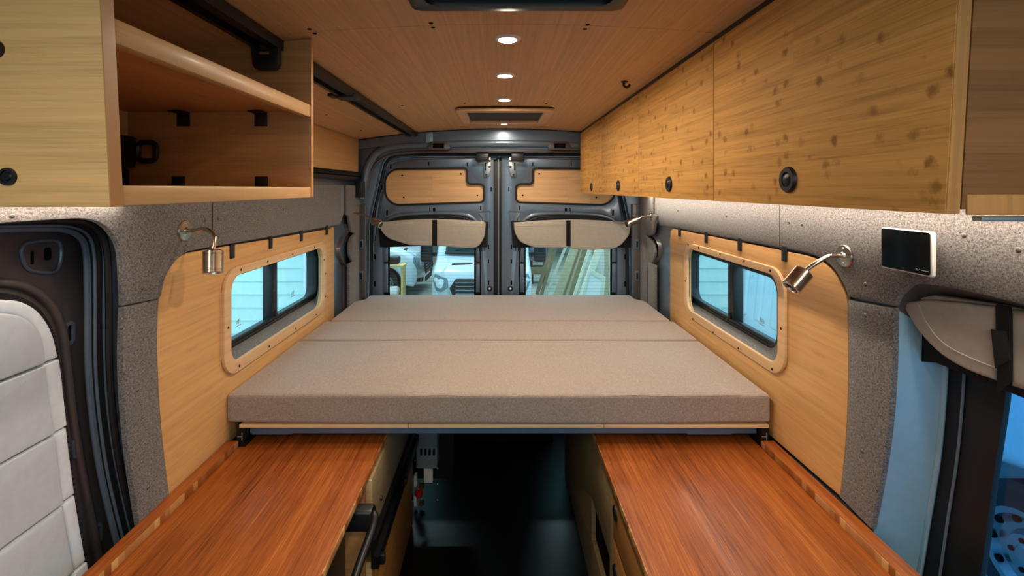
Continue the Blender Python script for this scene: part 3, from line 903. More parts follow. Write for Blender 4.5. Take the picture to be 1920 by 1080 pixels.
P(led, 'strip_diffuser', MB().box(-.832, -.818, ys0 + .03, ys1 - .02, Z(.0255), Z(.024)), M['led'])

# ================================================================= OVERHEAD CABINETS (right)
xc = .48
seams = [.515, 1.075, 1.655, 2.25, 2.84]
words = ['largest overhead bamboo cabinet with a round black latch, above the touchscreen', 'second overhead bamboo cabinet from the camera, above the right side window',
         'third overhead bamboo cabinet from the camera, second from the rear doors', 'overhead bamboo cabinet next to the rear doors']
for i in range(4):
    y0, y1 = seams[i] + .0023, seams[i + 1] - .0023
    c = T('overhead_cabinet', words[i], 'cabinet', 'overhead cabinets along the right wall')
    top = E + ceil_h(.62) - .012
    body = MB()
    body.box(xc + .018, .855, y0, y0 + .012, Z(.022), top).box(xc + .018, .855, y1 - .012, y1, Z(.022), top)
    body.box(xc + .018, .855, y0 + .012, y1 - .012, Z(.022), Z(.010)).box(xc + .018, .855, y0 + .012, y1 - .012, top - .012, top).box(.843, .855, y0 + .012, y1 - .012, Z(.01), top - .012)
    P(c, 'cabinet_body', lean(body, .6, Z(.027)) if i == 0 else body, M['enddark'])
    if i == 0:
        P(c, 'bottom_band', MB().box(xc + .022, .855, y0 - .003, y0, Z(.028), Z(.006), .001), M['edgez'], 'pale strip along the bottom of the brown end')
    dz1 = E + ceil_h(xc) - .012
    ln = (lambda m: lean(m, .6, Z(.027))) if i == 0 else (lambda m: m)
    dd = P(c, 'cabinet_door', ln(MB().box(xc, xc + .016, y0, y1, Z(.027), dz1, .0012)), M['cab'])
    P(dd, 'door_edge_band', ln(MB().box(xc + .001, xc + .015, y0 - .0012, y0 + .001, Z(.027), dz1)), M['edgez'])
    if i: P(c, 'seam_gasket', MB().box(xc + .005, xc + .0178, y0 - .0043, y0 - .0003, Z(.026), dz1), M['hole'])  # black strip stands in for the shade in the door gap
    yl = [.795, 1.353, 1.93, 2.49][i]
    zl = [E + .015, E + .013, E + .012, E + .01][i]
    k = P(dd, 'round_latch', MB().lathe([(0, .003), (.0115, .003), (.013, .0055), (.0195, .0055), (.0215, .003), (.022, -.001)], (xc, yl, zl), (-1, 0, 0), 28), M['black'])
    P(k, 'latch_button', MB().lathe([(0, .0065), (.008, .006), (.0115, .003)], (xc, yl, zl), (-1, 0, 0), 20), M['alu'])
S('ceiling_filler', MB().box(xc + .001, xc + .03, .515, 2.84, E + ceil_h(xc) - .012, E + ceil_h(xc) - .001), M['black'], 'thin black filler strip between right cabinets and ceiling', 'filler strip')
led2 = T('light_strip', 'long glowing light strip under the right overhead cabinets', 'light strip')
P(led2, 'strip_channel', MB().box(.80, .83, .50, 2.70, Z(.0285), Z(.0225), .001), M['alu'])
P(led2, 'strip_diffuser', MB().box(.804, .826, .51, 2.69, Z(.030), Z(.0285)), M['led'])
S('channel_profile', MB().box(.50, .856, .497, .508, Z(.034), Z(.0285), .001), M['steel'], 'thin metal profile below the brown end of the right cabinets', 'profile')
hk = T('coat_hook', 'small black hook on the ceiling beside the right cabinets', 'hook')
hx, hy = .405, 1.55; hz = E + ceil_h(hx)
P(hk, 'hook_plate', MB().lathe([(0, .004), (.010, .004), (.012, 0)], (hx, hy, hz), (0, 0, -1), 14), M['black'])
P(hk, 'hook_arm', MB().tube(smooth([(hx, hy, hz), (hx - .003, hy, hz - .012), (hx + .006, hy - .004, hz - .02), (hx + .016, hy - .006, hz - .012)], 4), .004, 8), M['black'])

# ================================================================= CEILING LAMPS AND VENTS
puck_at = [(.02, -.30), (-.3, -.95), (.34, -.95), (-.38, -.22), (.40, -.22), (.02, 1.150), (.018, 1.520), (.021, 1.935), (.026, 2.625)]  # those behind the camera are added, to brighten front-facing surfaces
puck_lab = ['round ceiling light behind the camera, over the front of the van', 'round ceiling light over the cab on the sliding door side', 'round ceiling light over the cab on the driver side', 'round ceiling light over the step behind the camera', 'round ceiling light behind the camera near the driver side', 'round ceiling light, largest in view, just behind the ceiling seam', 'round ceiling light, second from the ceiling seam', 'round ceiling light just in front of the square roof vent', 'round ceiling light behind the square roof vent, by the rear doors']
for i, (x, y) in enumerate(puck_at):
    z = E + ceil_h(x)
    t = T('ceiling_light', puck_lab[i], 'light', 'round ceiling lights in a row')
    P(t, 'light_trim', MB().lathe([(.022, .0045), (.026, .005), (.031, .003), (.033, 0), (.022, 0), (.022, .0045)], (x, y, z), (0, 0, -1), 32, False), M['white'])
    P(t, 'light_lens', MB().lathe([(0, .0042), (.012, .004), (.0225, .0028), (.0225, 0)], (x, y, z), (0, 0, -1), 32), M['puck'])
vt = T('roof_vent', 'square roof vent with a bamboo frame and dark screen', 'vent')
vx, vy = .026, 2.312
P(vt, 'vent_frame', MB().plate(rect(vx - .215, vx + .215, vy - .222, vy + .215, .03), [rect(vx - .172, vx + .172, vy - .165, vy + .165, .008)], 'z', E + .340, E + .353, .004), M['ring'])
P(vt, 'vent_shadow_gap', MB().plate(rect(vx - .219, vx + .219, vy - .226, vy + .219, .03), [rect(vx - .19, vx + .19, vy - .19, vy + .19, .02)], 'z', E + .3535, E + .3575), M['dark'])
P(vt, 'vent_screen', MB().box(vx - .18, vx + .18, vy - .18, vy + .18, E + .352, E + .356), M['grill'])
P(vt, 'vent_clip', MB().box(vx - .07, vx - .045, vy - .163, vy - .150, E + .344, E + .352, .001), M['white'])
rv = T('roof_fan', 'black rimmed roof fan cut off by the top of the photo', 'fan')
P(rv, 'fan_frame', MB().plate(rect(-.165, .235, .52, .925, .02), [rect(-.135, .205, .55, .895, .02)], 'z', E + .342, E + .357, .004), M['black'])
P(rv, 'fan_screen', MB().box(-.14, .21, .545, .90, E + .351, E + .3545), M['grill'])

# ================================================================= READING LAMPS


def reading_lamp(base, nrm, mid, neck_end, tip, rad, label):
    t = T('reading_lamp', label, 'lamp', 'gooseneck reading lamps on the walls')
    b = Vector(base); n = Vector(nrm)
    fl = P(t, 'wall_flange', MB().lathe([(0, .010), (.008, .010), (.010, .006), (.026, .0045), (.028, .002), (.028, 0)], b, n, 24), M['nickel'])
    for s in (-1, 1):
        P(fl, 'flange_screw', MB().lathe([(0, .0035), (.003, .003), (.0042, 0)], b + n * .0045 + Vector((0, 0, s * .018)), n, 10), M['steel'])
    pts = smooth([tuple(b + n * .005), tuple(b + n * .03), *[tuple(m) for m in mid], tuple(neck_end)], 8)
    rr = [.0052 + .0005 * (i % 2) for i in range(len(pts))]
    P(t, 'gooseneck', MB().tube(pts, rr, 10), M['nickel'])
    a, e = Vector(neck_end), Vector(tip); d = (e - a); L = d.length
    hd = P(t, 'lamp_head', MB().lathe([(0, -.002), (.007, -.002), (rad * .72, .001), (rad, .005), (rad, L * .20), (rad * .94, L * .21), (rad * .94, L * .23), (rad, L * .24), (rad, L * .86), (rad * .95, L * .87), (rad * .95, L * .89), (rad, L * .9), (rad, L - .002), (rad * .93, L), (rad * .80, L), (rad * .76, L - .006), (0, L - .007)], a, d, 28), M['nickel'])
    P(hd, 'lamp_lens', MB().lathe([(0, L - .0055), (rad * .74, L - .0055), (rad * .74, L - .0065)], a, d, 20), M['screen'])
    return t


reading_lamp((XL + .002, *sp(344, 432, XL)), (1, 0, 0), [(-.79, 1.29, Z(.108)), (-.757, 1.275, Z(.125))], (-.752, 1.262, Z(.160)), (-.745, 1.248, Z(.220)), .0245, 'brushed gooseneck reading lamp pointing down, over the left wood panel near the open shelf')
reading_lamp((XR - .002, *sp(1586, 480, XR)), (-1, 0, 0), [(.815, 1.19, Z(.168)), (.785, 1.19, Z(.185))], (.762, 1.195, Z(.204)), (.722, 1.19, Z(.246)), .0225, 'brushed gooseneck reading lamp over the right wood panel below the cabinets')
reading_lamp((-.848, 2.755, Z(.140)), (1, 0, 0), [(-.80, 2.745, Z(.142)), (-.755, 2.73, Z(.155))], (-.715, 2.71, Z(.178)), (-.662, 2.69, Z(.203)), .0215, 'brushed gooseneck reading lamp on the left rear pillar in front of the rolled cover')
reading_lamp((.848, 2.665, Z(.150)), (-1, 0, 0), [(.815, 2.655, Z(.150)), (.785, 2.64, Z(.157))], (.752, 2.62, Z(.170)), (.69, 2.60, Z(.192)), .0215, 'brushed gooseneck reading lamp on the right rear pillar under the last cabinet')

# ================================================================= TOUCHSCREEN
ts = T('touchscreen', 'small black touchscreen with a white rim on the right cloth lining', 'touchscreen')
ty0, ty1 = .919, 1.042; tz0, tz1 = Z(.1705), Z(.083)
P(ts, 'mounting_box', MB().box(.838, .857, ty0 + .032, ty1 - .008, tz0 + .004, tz1 - .003, .003), M['black'])
b = P(ts, 'white_rim', MB().plate(rect(ty0, ty1, tz0, tz1, .006), [], 'x', .829, .838, .002), M['white'])
s_ = P(b, 'screen_glass', MB().plate(rect(ty0 + .0035, ty1 - .002, tz0 + .003, tz1 - .002, .005), [], 'x', .8280, .8292), M['screen'])
k = MB()
wv = [(ty0 + .036 - .0016 * i, tz0 + .0105 + .0022 * math.sin(i * 1.35)) for i in range(8)]
k.tube([(.8278, y, z) for y, z in wv], .0004, 5)
for i in range(9):
    k.box(.8277, .8280, ty0 + .0205 - .0018 * i, ty0 + .0217 - .0018 * i, tz0 + .0098, tz0 + .0112)
P(s_, 'maker_mark', k, M['mark'])
for z in (tz1 - .02, tz0 + .02):
    P(ts, 'side_screw', MB().lathe([(0, .002), (.0025, .0015), (.003, 0)], (XR - .002, .945, z), (-1, 0, 0), 8), M['steel'])

# ================================================================= BED
zt_, zb_ = Z(.64), Z(.733)


def cushion(name, label, y0, y1, x0, x1, seed, front=False, notch=False):
    t = T(name, label, 'cushion', 'taupe linen mattress cushions')
    mb = MB().soft(x0, x1, y0, y1, zb_, zt_, .011, .0022, 2.6, 30, seed)
    for v in mb.bm.verts:
        if notch and v.co.y > 2.735:
            k = min(1, (v.co.y - 2.735) / .05); v.co.x *= 1 - .055 * k
        if front and v.co.z < zb_ + .02:
            e = abs(v.co.x) / .845
            v.co.z += .006 * max(0, e - .55) / .45
    P(t, 'cushion_cover', mb, M['linen'], sharp=60)
    if front:
        pts = [(x0 + .012 + (x1 - x0 - .024) * i / 40, y0 + .0035 + .0012 * math.sin(i * 1.7), zt_ - .0045 + .0010 * math.sin(i * .9)) for i in range(41)]
        P(t, 'front_piping', MB().tube(pts, .0018, 6), M['pipe'])
    return t


cushion('mattress_cushion', 'widest mattress cushion at the front edge of the bed', 1.492, 2.028, -.848, .845, 1.3, front=True)
cushion('mattress_cushion', 'narrow mattress cushion across the middle of the bed', 2.039, 2.325, -.846, .846, 5.1)
cushion('mattress_cushion', 'mattress cushion against the rear doors, notched at both rear corners', 2.336, 2.90, -.826, .836, 9.7, notch=True)
bf = T('bed_frame', 'bed platform of plywood boards on a slate blue beam', 'bed frame')
zb0 = Z(.7475)
for a, b in ((-.812, -.2853), (-.2837, .3263), (.3279, .842)):
    P(bf, 'platform_board', MB().box(a, b, 1.498, 2.90, zb0, zb_ - .003, .002), M['ply'])
P(bf, 'front_beam', MB().box(-.792, .818, 1.525, 1.565, Z(.7775), zb0 - .0005, .002), M['beam'])
for a in (2.0, 2.5):
    P(bf, 'cross_beam', MB().box(-.792, .818, a, a + .04, Z(.7775), zb0 - .0005, .002), M['beam'])
for a, b in ((-.788, -.66), (.60, .74)):
    P(bf, 'beam_plate', MB().box(a, b, 1.528, 1.60, Z(.782), Z(.7778)), M['beam'])
for s, xo in ((-1, -.793), (1, .819)):
    x0, x1 = (xo - .028, xo - .001) if s < 0 else (xo + .001, xo + .024)
    xm = (x0 + x1) / 2
    prof = [(x0, Z(.7385)), (x0, Z(.806)), (x1, Z(.806)), (x1, Z(.795)), (x1 - .004, Z(.795)), (x1 - .004, Z(.783)), (x1, Z(.783)), (x1, Z(.7485)), (x0 + .006, Z(.7485)), (x0 + .006, Z(.7385))]
    r = P(bf, 'side_rail', MB().plate(prof, [], 'y', 1.50, 2.88), M['alu'])
    gm = MB()
    for dx, dz, hx, hz in ((-.004, 0, .007, .0012), (.004, .006, .0012, .006), (.004, -.006, .0012, .006)):
        gm.box(xm + dx - hx, xm + dx + hx, 1.4985, 1.5002, Z(.774) + dz - hz, Z(.774) + dz + hz)
    P(r, 'rail_groove', gm, M['greybox'])

# ================================================================= WORKTOPS AND BENCHES
zc = Z(.807)
for s, x0, x1, xw, lab in ((-1, -.372, -.815, XL, 'reddish bamboo worktop on the left bench'), (1, .311, .818, XR, 'reddish bamboo worktop on the right bench')):
    a, b = sorted((x0, x1))
    t = T('worktop', lab, 'worktop', 'reddish bamboo worktops')
    P(t, 'top_board', MB().box(a, b, .25, 2.70, zc - .019, zc, .0015), M['top'])
    P(t, 'edge_band', MB().box(x0 - .0008, x0 + .0022, .25, 2.70, zc - .019, zc - .0002, .0004), M['strip'])
    a, b = sorted((x1, xw - s * .002))
    st = P(t, 'backsplash', MB().box(a, b, .25, 1.498, zc - .019, zc + .022, .0012), M['top'])
    a, b = sorted((x1 - s * .0015, x1 + s * .001))
    P(st, 'laminated_face', MB().box(a, b, .25, 1.498, zc + .0005, zc + .0205, .0003), M['strip'])

S('garage_board', MB().box(-.36, .30, 2.66, 2.68, .0, Z(.79), .002), M['dark'], 'black board closing the space under the bed', 'board')  # added dark sheet standing for the shade under the bed
# right bench
rb = T('bench_cabinet', 'bamboo bench cabinet under the right worktop, with two doors and a dark opening', 'cabinet')
xb = .322
zt2 = zc - .0195
P(rb, 'side_panel', MB().plate([(1.362, .004), (2.36, .004), (2.36, zt2), (1.362, zt2)], [rect(1.40, 1.672, Z(1.222), Z(1.074), .004)], 'x', xb, xb + .016, .001), M['greybam'])
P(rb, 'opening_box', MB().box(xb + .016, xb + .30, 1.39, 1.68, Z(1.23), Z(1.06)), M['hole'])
P(rb, 'rear_panel', MB().box(xb + .016, .855, 2.344, 2.36, .004, zt2, .001), M['greybam'])
P(rb, 'divider_panel', MB().box(xb + .002, .855, 1.345, 1.361, .004, zt2), M['greybam'])
for z0, z1, zl in ((Z(.985), zt2 - .004, Z(.898)), (.03, Z(.989), Z(1.062))):
    d = P(rb, 'cabinet_door', MB().box(xb, xb + .016, .40, 1.3585, z0, z1, .001), M['benchdoor'])
    yl = 1.327
    k = P(d, 'round_latch', MB().lathe([(0, .002), (.011, .002), (.013, .005), (.0185, .005), (.0205, .0025), (.021, -.001)], (xb, yl, zl), (-1, 0, 0), 24), M['black'])
    P(k, 'latch_button', MB().lathe([(0, .0055), (.008, .005), (.011, .002)], (xb, yl, zl), (-1, 0, 0), 16), M['alu'])
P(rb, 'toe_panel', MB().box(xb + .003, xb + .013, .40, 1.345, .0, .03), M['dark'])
P(rb, 'side_screw', MB().lathe([(0, .003), (.01, .0025), (.012, 0)], (xb, 2.28, Z(1.13)), (-1, 0, 0), 12), M['screw'])
# left bench, rear unit
lb_ = T('bench_cabinet', 'bamboo bench cabinet under the left worktop, with a long black slide', 'cabinet')
xa = -.362
P(lb_, 'side_panel', MB().box(xa - .016, xa, 1.364, 2.02, Z(.99), zt2, .001), M['greybam'])
P(lb_, 'divider_panel', MB().box(-.845, xa - .017, 1.362, 1.378, .004, zt2, .001), M['shelfin'])
P(lb_, 'divider_edge', MB().box(xa - .0165, xa + .0005, 1.3605, 1.364, Z(1.0), zt2), M['ply'])
P(lb_, 'drawer_front', MB().box(xa - .016, xa + .002, 1.364, 2.0, .006, Z(1.06), .001), M['benchdoor'])
P(lb_, 'drawer_edge', MB().box(xa - .0155, xa + .0015, 1.361, 1.3645, .006, Z(1.06)), M['ply'])
sl = P(lb_, 'tray_slide', MB().plate([(xa + .0025, Z(.985)), (xa + .016, Z(.985)), (xa + .016, Z(.998)), (xa + .010, Z(1.0)), (xa + .010, Z(1.03)), (xa + .024, Z(1.034)), (xa + .024, Z(1.066)), (xa + .0025, Z(1.066))], [], 'y', 1.345, 2.02), M['alu'])
P(sl, 'slide_stop', MB().box(xa + .024, xa + .038, 1.355, 1.372, Z(1.062), Z(1.036), .002), M['black'])
P(sl, 'slide_clip', MB().box(xa + .024, xa + .034, 1.70, 1.72, Z(1.05), Z(1.03), .002), M['black'])
P(lb_, 'push_latch', MB().lathe([(0, .006), (.006, .006), (.007, 0)], (xa, 1.463, Z(.943)), (1, 0, 0), 12), M['black'])
P(lb_, 'drawer_screw', MB().lathe([(0, .003), (.008, .0025), (.01, 0)], (xa + .002, 1.99, Z(1.28)), (1, 0, 0), 12), M['screw'])
# black fridge unit with a folding handle in the left bench
fr = T('fridge', 'black fridge with a folding handle under the left worktop', 'fridge')
P(fr, 'fridge_body', MB().box(-.84, -.43, .55, 1.35, .02, zt2 - .02, .01), M['black'])
P(fr, 'fridge_lid', MB().box(-.84, -.425, .55, 1.352, zt2 - .075, zt2 - .018, .008), M['dark'])
hp = P(fr, 'handle_hinge', MB().plate(rp([(1.245, Z(.895)), (1.245, Z(.838)), (1.28, Z(.838)), (1.30, Z(.858)), (1.285, Z(.895))], .010, 5), [], 'x', -.43, -.332, .006), M['black'])
P(fr, 'handle_bar', MB().tube(smooth([(-.345, 1.275, Z(.86)), (-.330, 1.27, Z(.868)), (-.332, 1.24, Z(.89)), (-.345, 1.15, Z(.93)), (-.352, 1.0, Z(.99)), (-.36, .85, Z(1.05))], 5), .011, 10), M['black'])
P(fr, 'handle_pin', MB().cyl((-.334, 1.265, Z(.875)), (-.322, 1.265, Z(.875)), .006, 12), M['steel'])
# electrical board beyond the left bench
eb = T('electrical_board', 'black electrical board with grey inverter box behind the left bench', 'electrical board')
P(eb, 'board_panel', MB().box(-.40, -.20, 2.12, 2.135, .12, Z(.82), .002), M['dark'])
iv = P(eb, 'inverter_box', MB().box(-.352, -.262, 2.03, 2.118, Z(1.185), Z(.90), .006), M['greybox'])
for i in range(4):
    P(iv, 'vent_slot', MB().plate(rect(-.335 + .018 * i, -.325 + .018 * i, Z(1.128), Z(1.10), .004), [], 'y', 2.0285, 2.031), M['hole'])
P(eb, 'white_switch', MB().box(-.330, -.290, 2.095, 2.118, Z(1.285), Z(1.205), .005), M['white'])
P(eb, 'red_knob', MB().lathe([(0, .03), (.012, .03), (.018, .022), (.018, 0)], (-.352, 2.118, Z(1.335)), (0, -1, 0), 14), M['red'])
for z in (Z(1.302), Z(1.375)):
    P(eb, 'brass_fitting', MB().lathe([(0, .03), (.008, .03), (.012, .022), (.012, .008), (.008, .006), (.008, 0)], (-.34, 2.118, z), (0, -1, 0), 10), M['brass'])
P(eb, 'fuse_block', MB().box(-.372, -.360, 2.09, 2.118, Z(1.30), Z(1.25), .002).box(-.372, -.360, 2.09, 2.118, Z(1.385), Z(1.34), .002), M['white'])
for i in range(7):
    screw_cap(eb, (-.372 + .1 * (i % 2), 2.12, Z(1.20 + .035 * i)), (0, -1, 0), .004, mat=M['steel'])

# ================================================================= SLIDING DOOR (left)
XD = -.955
sd = T('door_3', 'dark metal sliding side door with slots, left of the camera', 'door', kind='structure')
P(sd, 'door_panel', MB().plate(rect(.15, 1.20, .06, E - .02, .06), [], 'x', XD, XD - .02, .004), M['paintd'])
pad = [sp(a, b, XD) for a, b in [(38, 470), (50, 455), (100, 450), (113, 462), (112, 490), (100, 510), (60, 508), (44, 495)]]
pp = P(sd, 'slot_pad', MB().tube([(XD + .001, y, z) for y, z in smooth(pad + [pad[0]], 4)[:-1]], .004, 8, closed=True), M['paint'])
for a, b, hw, hh in ((60, 483, .0028, .014), (89, 476, .0075, .0135)):
    y, z = sp(a, b, XD)
    P(sd, 'slot_hole', MB().plate(rect(y - hw, y + hw, z - hh, z + hh, hw * .8), [], 'x', XD, XD + .0012), M['hole'])
for a, b, r1, r2 in ((128, 625, .013, .026), (141, 838, .012, .024), (181, 1003, .013, .026)):
    y, z = sp(a, b, XD)
    c = P(sd, 'clip_slot', MB().plate(rect(y - r1, y + r1, z - r2, z + r2, .011), [rect(y - r1 * .45, y + r1 * .45, z - r2 * .7, z + r2 * .7, .004)], 'x', XD - .001, XD + .005, .002), M['paint'])
    P(c, 'slot_hole', MB().plate(rect(y - r1 * .4, y + r1 * .4, z - r2 * .65, z + r2 * .65, .003), [], 'x', XD, XD + .0012), M['hole'])
# pressed frame of the door round its window
pr = [sp(a, b, XD) for a, b in [(-40, 530), (20, 532), (60, 545), (95, 575), (115, 620), (125, 700), (138, 800), (155, 900), (175, 1000), (190, 1080)]]
P(sd, 'window_pressing', MB().tube([(XD, y, z) for y, z in smooth(pr, 5)], .010, 10), M['paintd'])
# rubber channels between door and body
ch = [(-30, 430), (60, 428), (120, 430), (152, 446), (163, 480), (165, 560), (166, 680), (174, 780), (190, 890), (218, 1010), (232, 1060)]
ch2 = [(-30, 420), (70, 418), (140, 420), (176, 436), (188, 475), (190, 560), (190, 680), (197, 780), (213, 890), (240, 1005), (252, 1050)]
ch3 = [(-30, 415), (70, 413), (146, 414), (184, 430), (200, 470), (204, 560), (205, 680), (213, 790), (228, 890), (254, 1000), (264, 1040)]
A = [(-.935, *sp(a, b, -.935)) for a, b in ch]
B = [(-.905, *sp(a, b, -.905)) for a, b in ch2]
C = [(-.880, *sp(a, b, -.880)) for a, b in ch3]
ds = T('door_seal', 'black rubber door seal with two grey ridges along the sliding door opening', 'seal')
P(ds, 'seal_channel', MB().loft(smooth(A, 5), smooth(B, 5), (-.004, .004, 0)), M['rubber'])
P(ds, 'seal_lip', MB().loft(smooth(B, 5), smooth(C, 5), (-.004, .004, 0)), M['rubber'])
P(ds, 'grey_ridge', MB().tube(smooth(A, 5), .0075, 8), M['rubberg'])
mid = [tuple((Vector(a) * .45 + Vector(b) * .55)) for a, b in zip(A, B)]
P(ds, 'grey_ridge', MB().tube(smooth(mid, 5), .0035, 8), M['rubberg'])
P(ds, 'outer_bulb', MB().tube(smooth(C, 5), .007, 8), M['rubber'])
S('warning_sticker', MB().box(-.8745, -.8735, *sorted((sp(143, 0, -.874)[0], sp(161, 0, -.874)[0])), *sorted((sp(150, 407, -.874)[1], sp(150, 413, -.874)[1]))), M['orange'], 'small amber sticker at the top corner of the sliding door opening', 'sticker')

# insulated cover on the sliding door window
ic = T('insulated_window_cover', 'large quilted pale grey insulated cover on the sliding door window', 'window cover')
Xc = -.928
oe = [sp(a, b, Xc) for a, b in [(-40, 548), (0, 549), (40, 556), (78, 580), (104, 625), (116, 690), (124, 760), (136, 860), (150, 960), (172, 1085), (180, 1130)]]
be = [sp(a, b, Xc) for a, b in [(-40, 561), (0, 562), (36, 567), (68, 588), (92, 628), (105, 690), (113, 760), (125, 860), (139, 960), (161, 1085), (169, 1130)]]
ie = [sp(a, b, Xc) for a, b in [(-40, 587), (0, 588), (28, 594), (52, 612), (67, 645), (73, 700), (80, 760), (92, 830), (106, 940), (128, 1060), (140, 1130)]]
oe, be, ie = smooth(oe, 5), smooth(be, 5), smooth(ie, 5)
yl_ = .50
rimmb = MB().plate([(yl_, oe[0][1])] + oe + [(yl_, oe[-1][1])], [], 'x', Xc - .022, Xc - .006, .004)
P(ic, 'elastic_rim', rimmb, M['blackf'])
gm = MB()
for i in range(2, len(oe) - 1):
    y, z = oe[i]; yb, zb = be[i]
    gm.tube([(Xc - .005, y, z), (Xc - .004, yb, zb)], .0028, 6)
    ym_, zm_ = (oe[i][0] + oe[i - 1][0]) / 2, (oe[i][1] + oe[i - 1][1]) / 2
    yb2, zb2 = (be[i][0] + be[i - 1][0]) / 2, (be[i][1] + be[i - 1][1]) / 2
    gm.tube([(Xc - .005, ym_, zm_), (Xc - .004, yb2, zb2)], .0028, 6)
P(ic, 'rim_gathers', gm, M['blackf'])
# border strip in lengths between the cross seams
hs = [.22, .354, .505, .663, .83, .95]


def at_h(path, h):
    z = Z(h)
    for (y0, z0), (y1, z1) in zip(path, path[1:]):
        if (z0 - z) * (z1 - z) <= 0 and abs(z1 - z0) > 1e-9:
            return y0 + (y1 - y0) * (z0 - z) / (z0 - z1)
    return path[-1][0]


def run(path, h0, h1):
    return [(at_h(path, h0), Z(h0))] + [p for p in path if Z(h1) < p[1] < Z(h0)] + [(at_h(path, h1), Z(h1))]


for i in range(len(hs) - 1):
    h0, h1 = hs[i] + .0022, min(hs[i + 1] - .0022, .86)
    if i == 0:
        iz = [p for p in ie if p[1] > Z(h1)] + [(at_h(ie, h1), Z(h1))]
        bz = [p for p in be if p[1] > Z(h1)] + [(at_h(be, h1), Z(h1))]
        inner = [(yl_, iz[0][1])] + iz + [(yl_, Z(h1))]
        bord = [(yl_, bz[0][1])] + bz + iz[::-1] + [(yl_, iz[0][1])]
    else:
        r = run(ie, h0, h1); b_ = run(be, h0, h1)
        inner = [(yl_, Z(h0))] + r + [(yl_, Z(h1))]
        bord = b_ + r[::-1]
    P(ic, 'quilted_panel', MB().plate(inner, [], 'x', Xc + .016, Xc - .012, .011, 4, only='a'), M['quilt'])
    P(ic, 'border_strip', MB().plate(bord, [], 'x', Xc + .010, Xc - .012, .007, 3, only='a'), M['qborder'])

# ================================================================= FRONT RIGHT WINDOW AND ITS ROLLED COVER
w3 = T('window_3', 'driver side window in a black surround with a metal reveal', 'window', kind='structure')
XW = .965
ra = [(1612, 1110), (1640, 992), (1659, 880), (1674, 760), (1680, 660), (1682, 580), (1692, 548), (1717, 533), (1790, 541), (1990, 585)]
rb2 = [(1700, 1170), (1722, 1082), (1738, 985), (1758, 860), (1769, 740), (1774, 640), (1776, 600), (1790, 575), (1830, 570), (1990, 600)]
A = smooth([(.870, *sp(a, b, .870)) for a, b in ra], 5); B = smooth([(XW - .005, *sp(a, b, XW - .005)) for a, b in rb2], 5)
ns = 5 * 5 + 1
P(w3, 'metal_reveal', MB().loft(A[:ns], B[:ns], (0, .004, .002)), M['paintl'])
P(w3, 'upper_reveal', MB().loft(A[ns - 1:], B[ns - 1:], (0, .004, .002)), M['paintd'], 'dark upper reveal')  # top of the same reveal, recess shade put into the darker paint
P(w3, 'reveal_edge', MB().tube(B, .006, 8), M['paintl'])
sill = [(.870, .2, Z(.968)), (.870, 1.15, Z(.968))]
P(w3, 'metal_sill', MB().loft(sill, [(XW, .2, Z(.95)), (XW, 1.18, Z(.95))], (0, 0, -.004)), M['paintl'])
fo = [sp(a, b, XW) for a, b in [(1690, 1170), (1722, 1082), (1738, 985), (1758, 860), (1769, 740), (1774, 640), (1776, 560)]]
fo = smooth(fo, 4) + [(.25, Z(.20))] + [(.25, Z(.98))]
gi = [sp(a, b, XW) for a, b in [(1836, 1095), (1848, 1010), (1862, 900), (1877, 800), (1886, 730), (1890, 640)]]
gi = smooth(gi, 4) + [(.35, gi[-1][1]), (.35, gi[0][1])]
P(w3, 'window_surround', MB().plate(fo, [gi], 'x', XW, XW + .012, .002), M['rubber'])
gl = [(XW - .003, *sp(a, b, XW)) for a, b in [(1764, 1085), (1778, 985), (1797, 860), (1808, 740), (1813, 640)]]
P(w3, 'surround_bead', MB().tube(smooth(gl, 5), .0028, 6), M['rubberg'])
P(w3, 'window_pane', MB().plate([(1.10, Z(.97)), (1.10, Z(.2)), (.3, Z(.2)), (.3, Z(.97))], [], 'x', XW + .014, XW + .018), M['bluetint'])

rc = T('rolled_window_cover', 'grey rolled window cover with black strap on the right front window', 'window cover')
Xk = .905
top = [(1690, 566), (1740, 561), (1800, 566), (1868, 574), (1990, 592)]
bot = [(1990, 752), (1920, 728), (1868, 708), (1810, 688), (1764, 664), (1728, 628), (1706, 596), (1692, 570)]


def yz(L, X): return [sp(a, b, X) for a, b in L]


P(rc, 'cover_backing', MB().plate(rp(yz([(1683, 568), (1990, 590), (1990, 772), (1760, 680), (1716, 677), (1697, 612)], Xk + .02), .006, 3), [], 'x', Xk + .012, Xk + .02, .002), M['blackf'])
half1 = yz([(1690, 567), (1740, 562), (1800, 567), (1868, 575), (1868, 714)], Xk - .018) + smooth(yz([(1868, 714), (1810, 692), (1764, 664), (1728, 628), (1706, 596), (1691, 569)], Xk - .018), 4)[1:-1]
P(rc, 'rolled_half', MB().plate(half1, [], 'x', Xk - .02, Xk + .012, .012, 4, only='a'), M['cover'])
P(rc, 'rolled_half', MB().plate(yz([(1892, 580), (2010, 596), (2010, 762), (1892, 724)], Xk - .018), [], 'x', Xk - .02, Xk + .012, .012, 4, only='a'), M['cover'])
bi = [(Xk - .0195, *sp(a, b, Xk - .0195)) for a, b in [(1722, 570), (1735, 600), (1762, 637), (1800, 662), (1866, 690)]]
P(rc, 'binding_seam', MB().tube(smooth(bi, 5), .0018, 6), M['binding'])
P(rc, 'upper_fold', MB().plate(yz([(1722, 561), (1760, 553), (1880, 570), (1990, 588), (1990, 600), (1870, 580), (1800, 570)], Xk + .01), [], 'x', Xk - .002, Xk + .02, .004), M['cover'])
P(rc, 'strap', MB().plate(yz([(1869, 570), (1895, 575), (1896, 715), (1872, 735)], Xk - .023), [], 'x', Xk - .026, Xk - .0205, .001), M['blackf'])
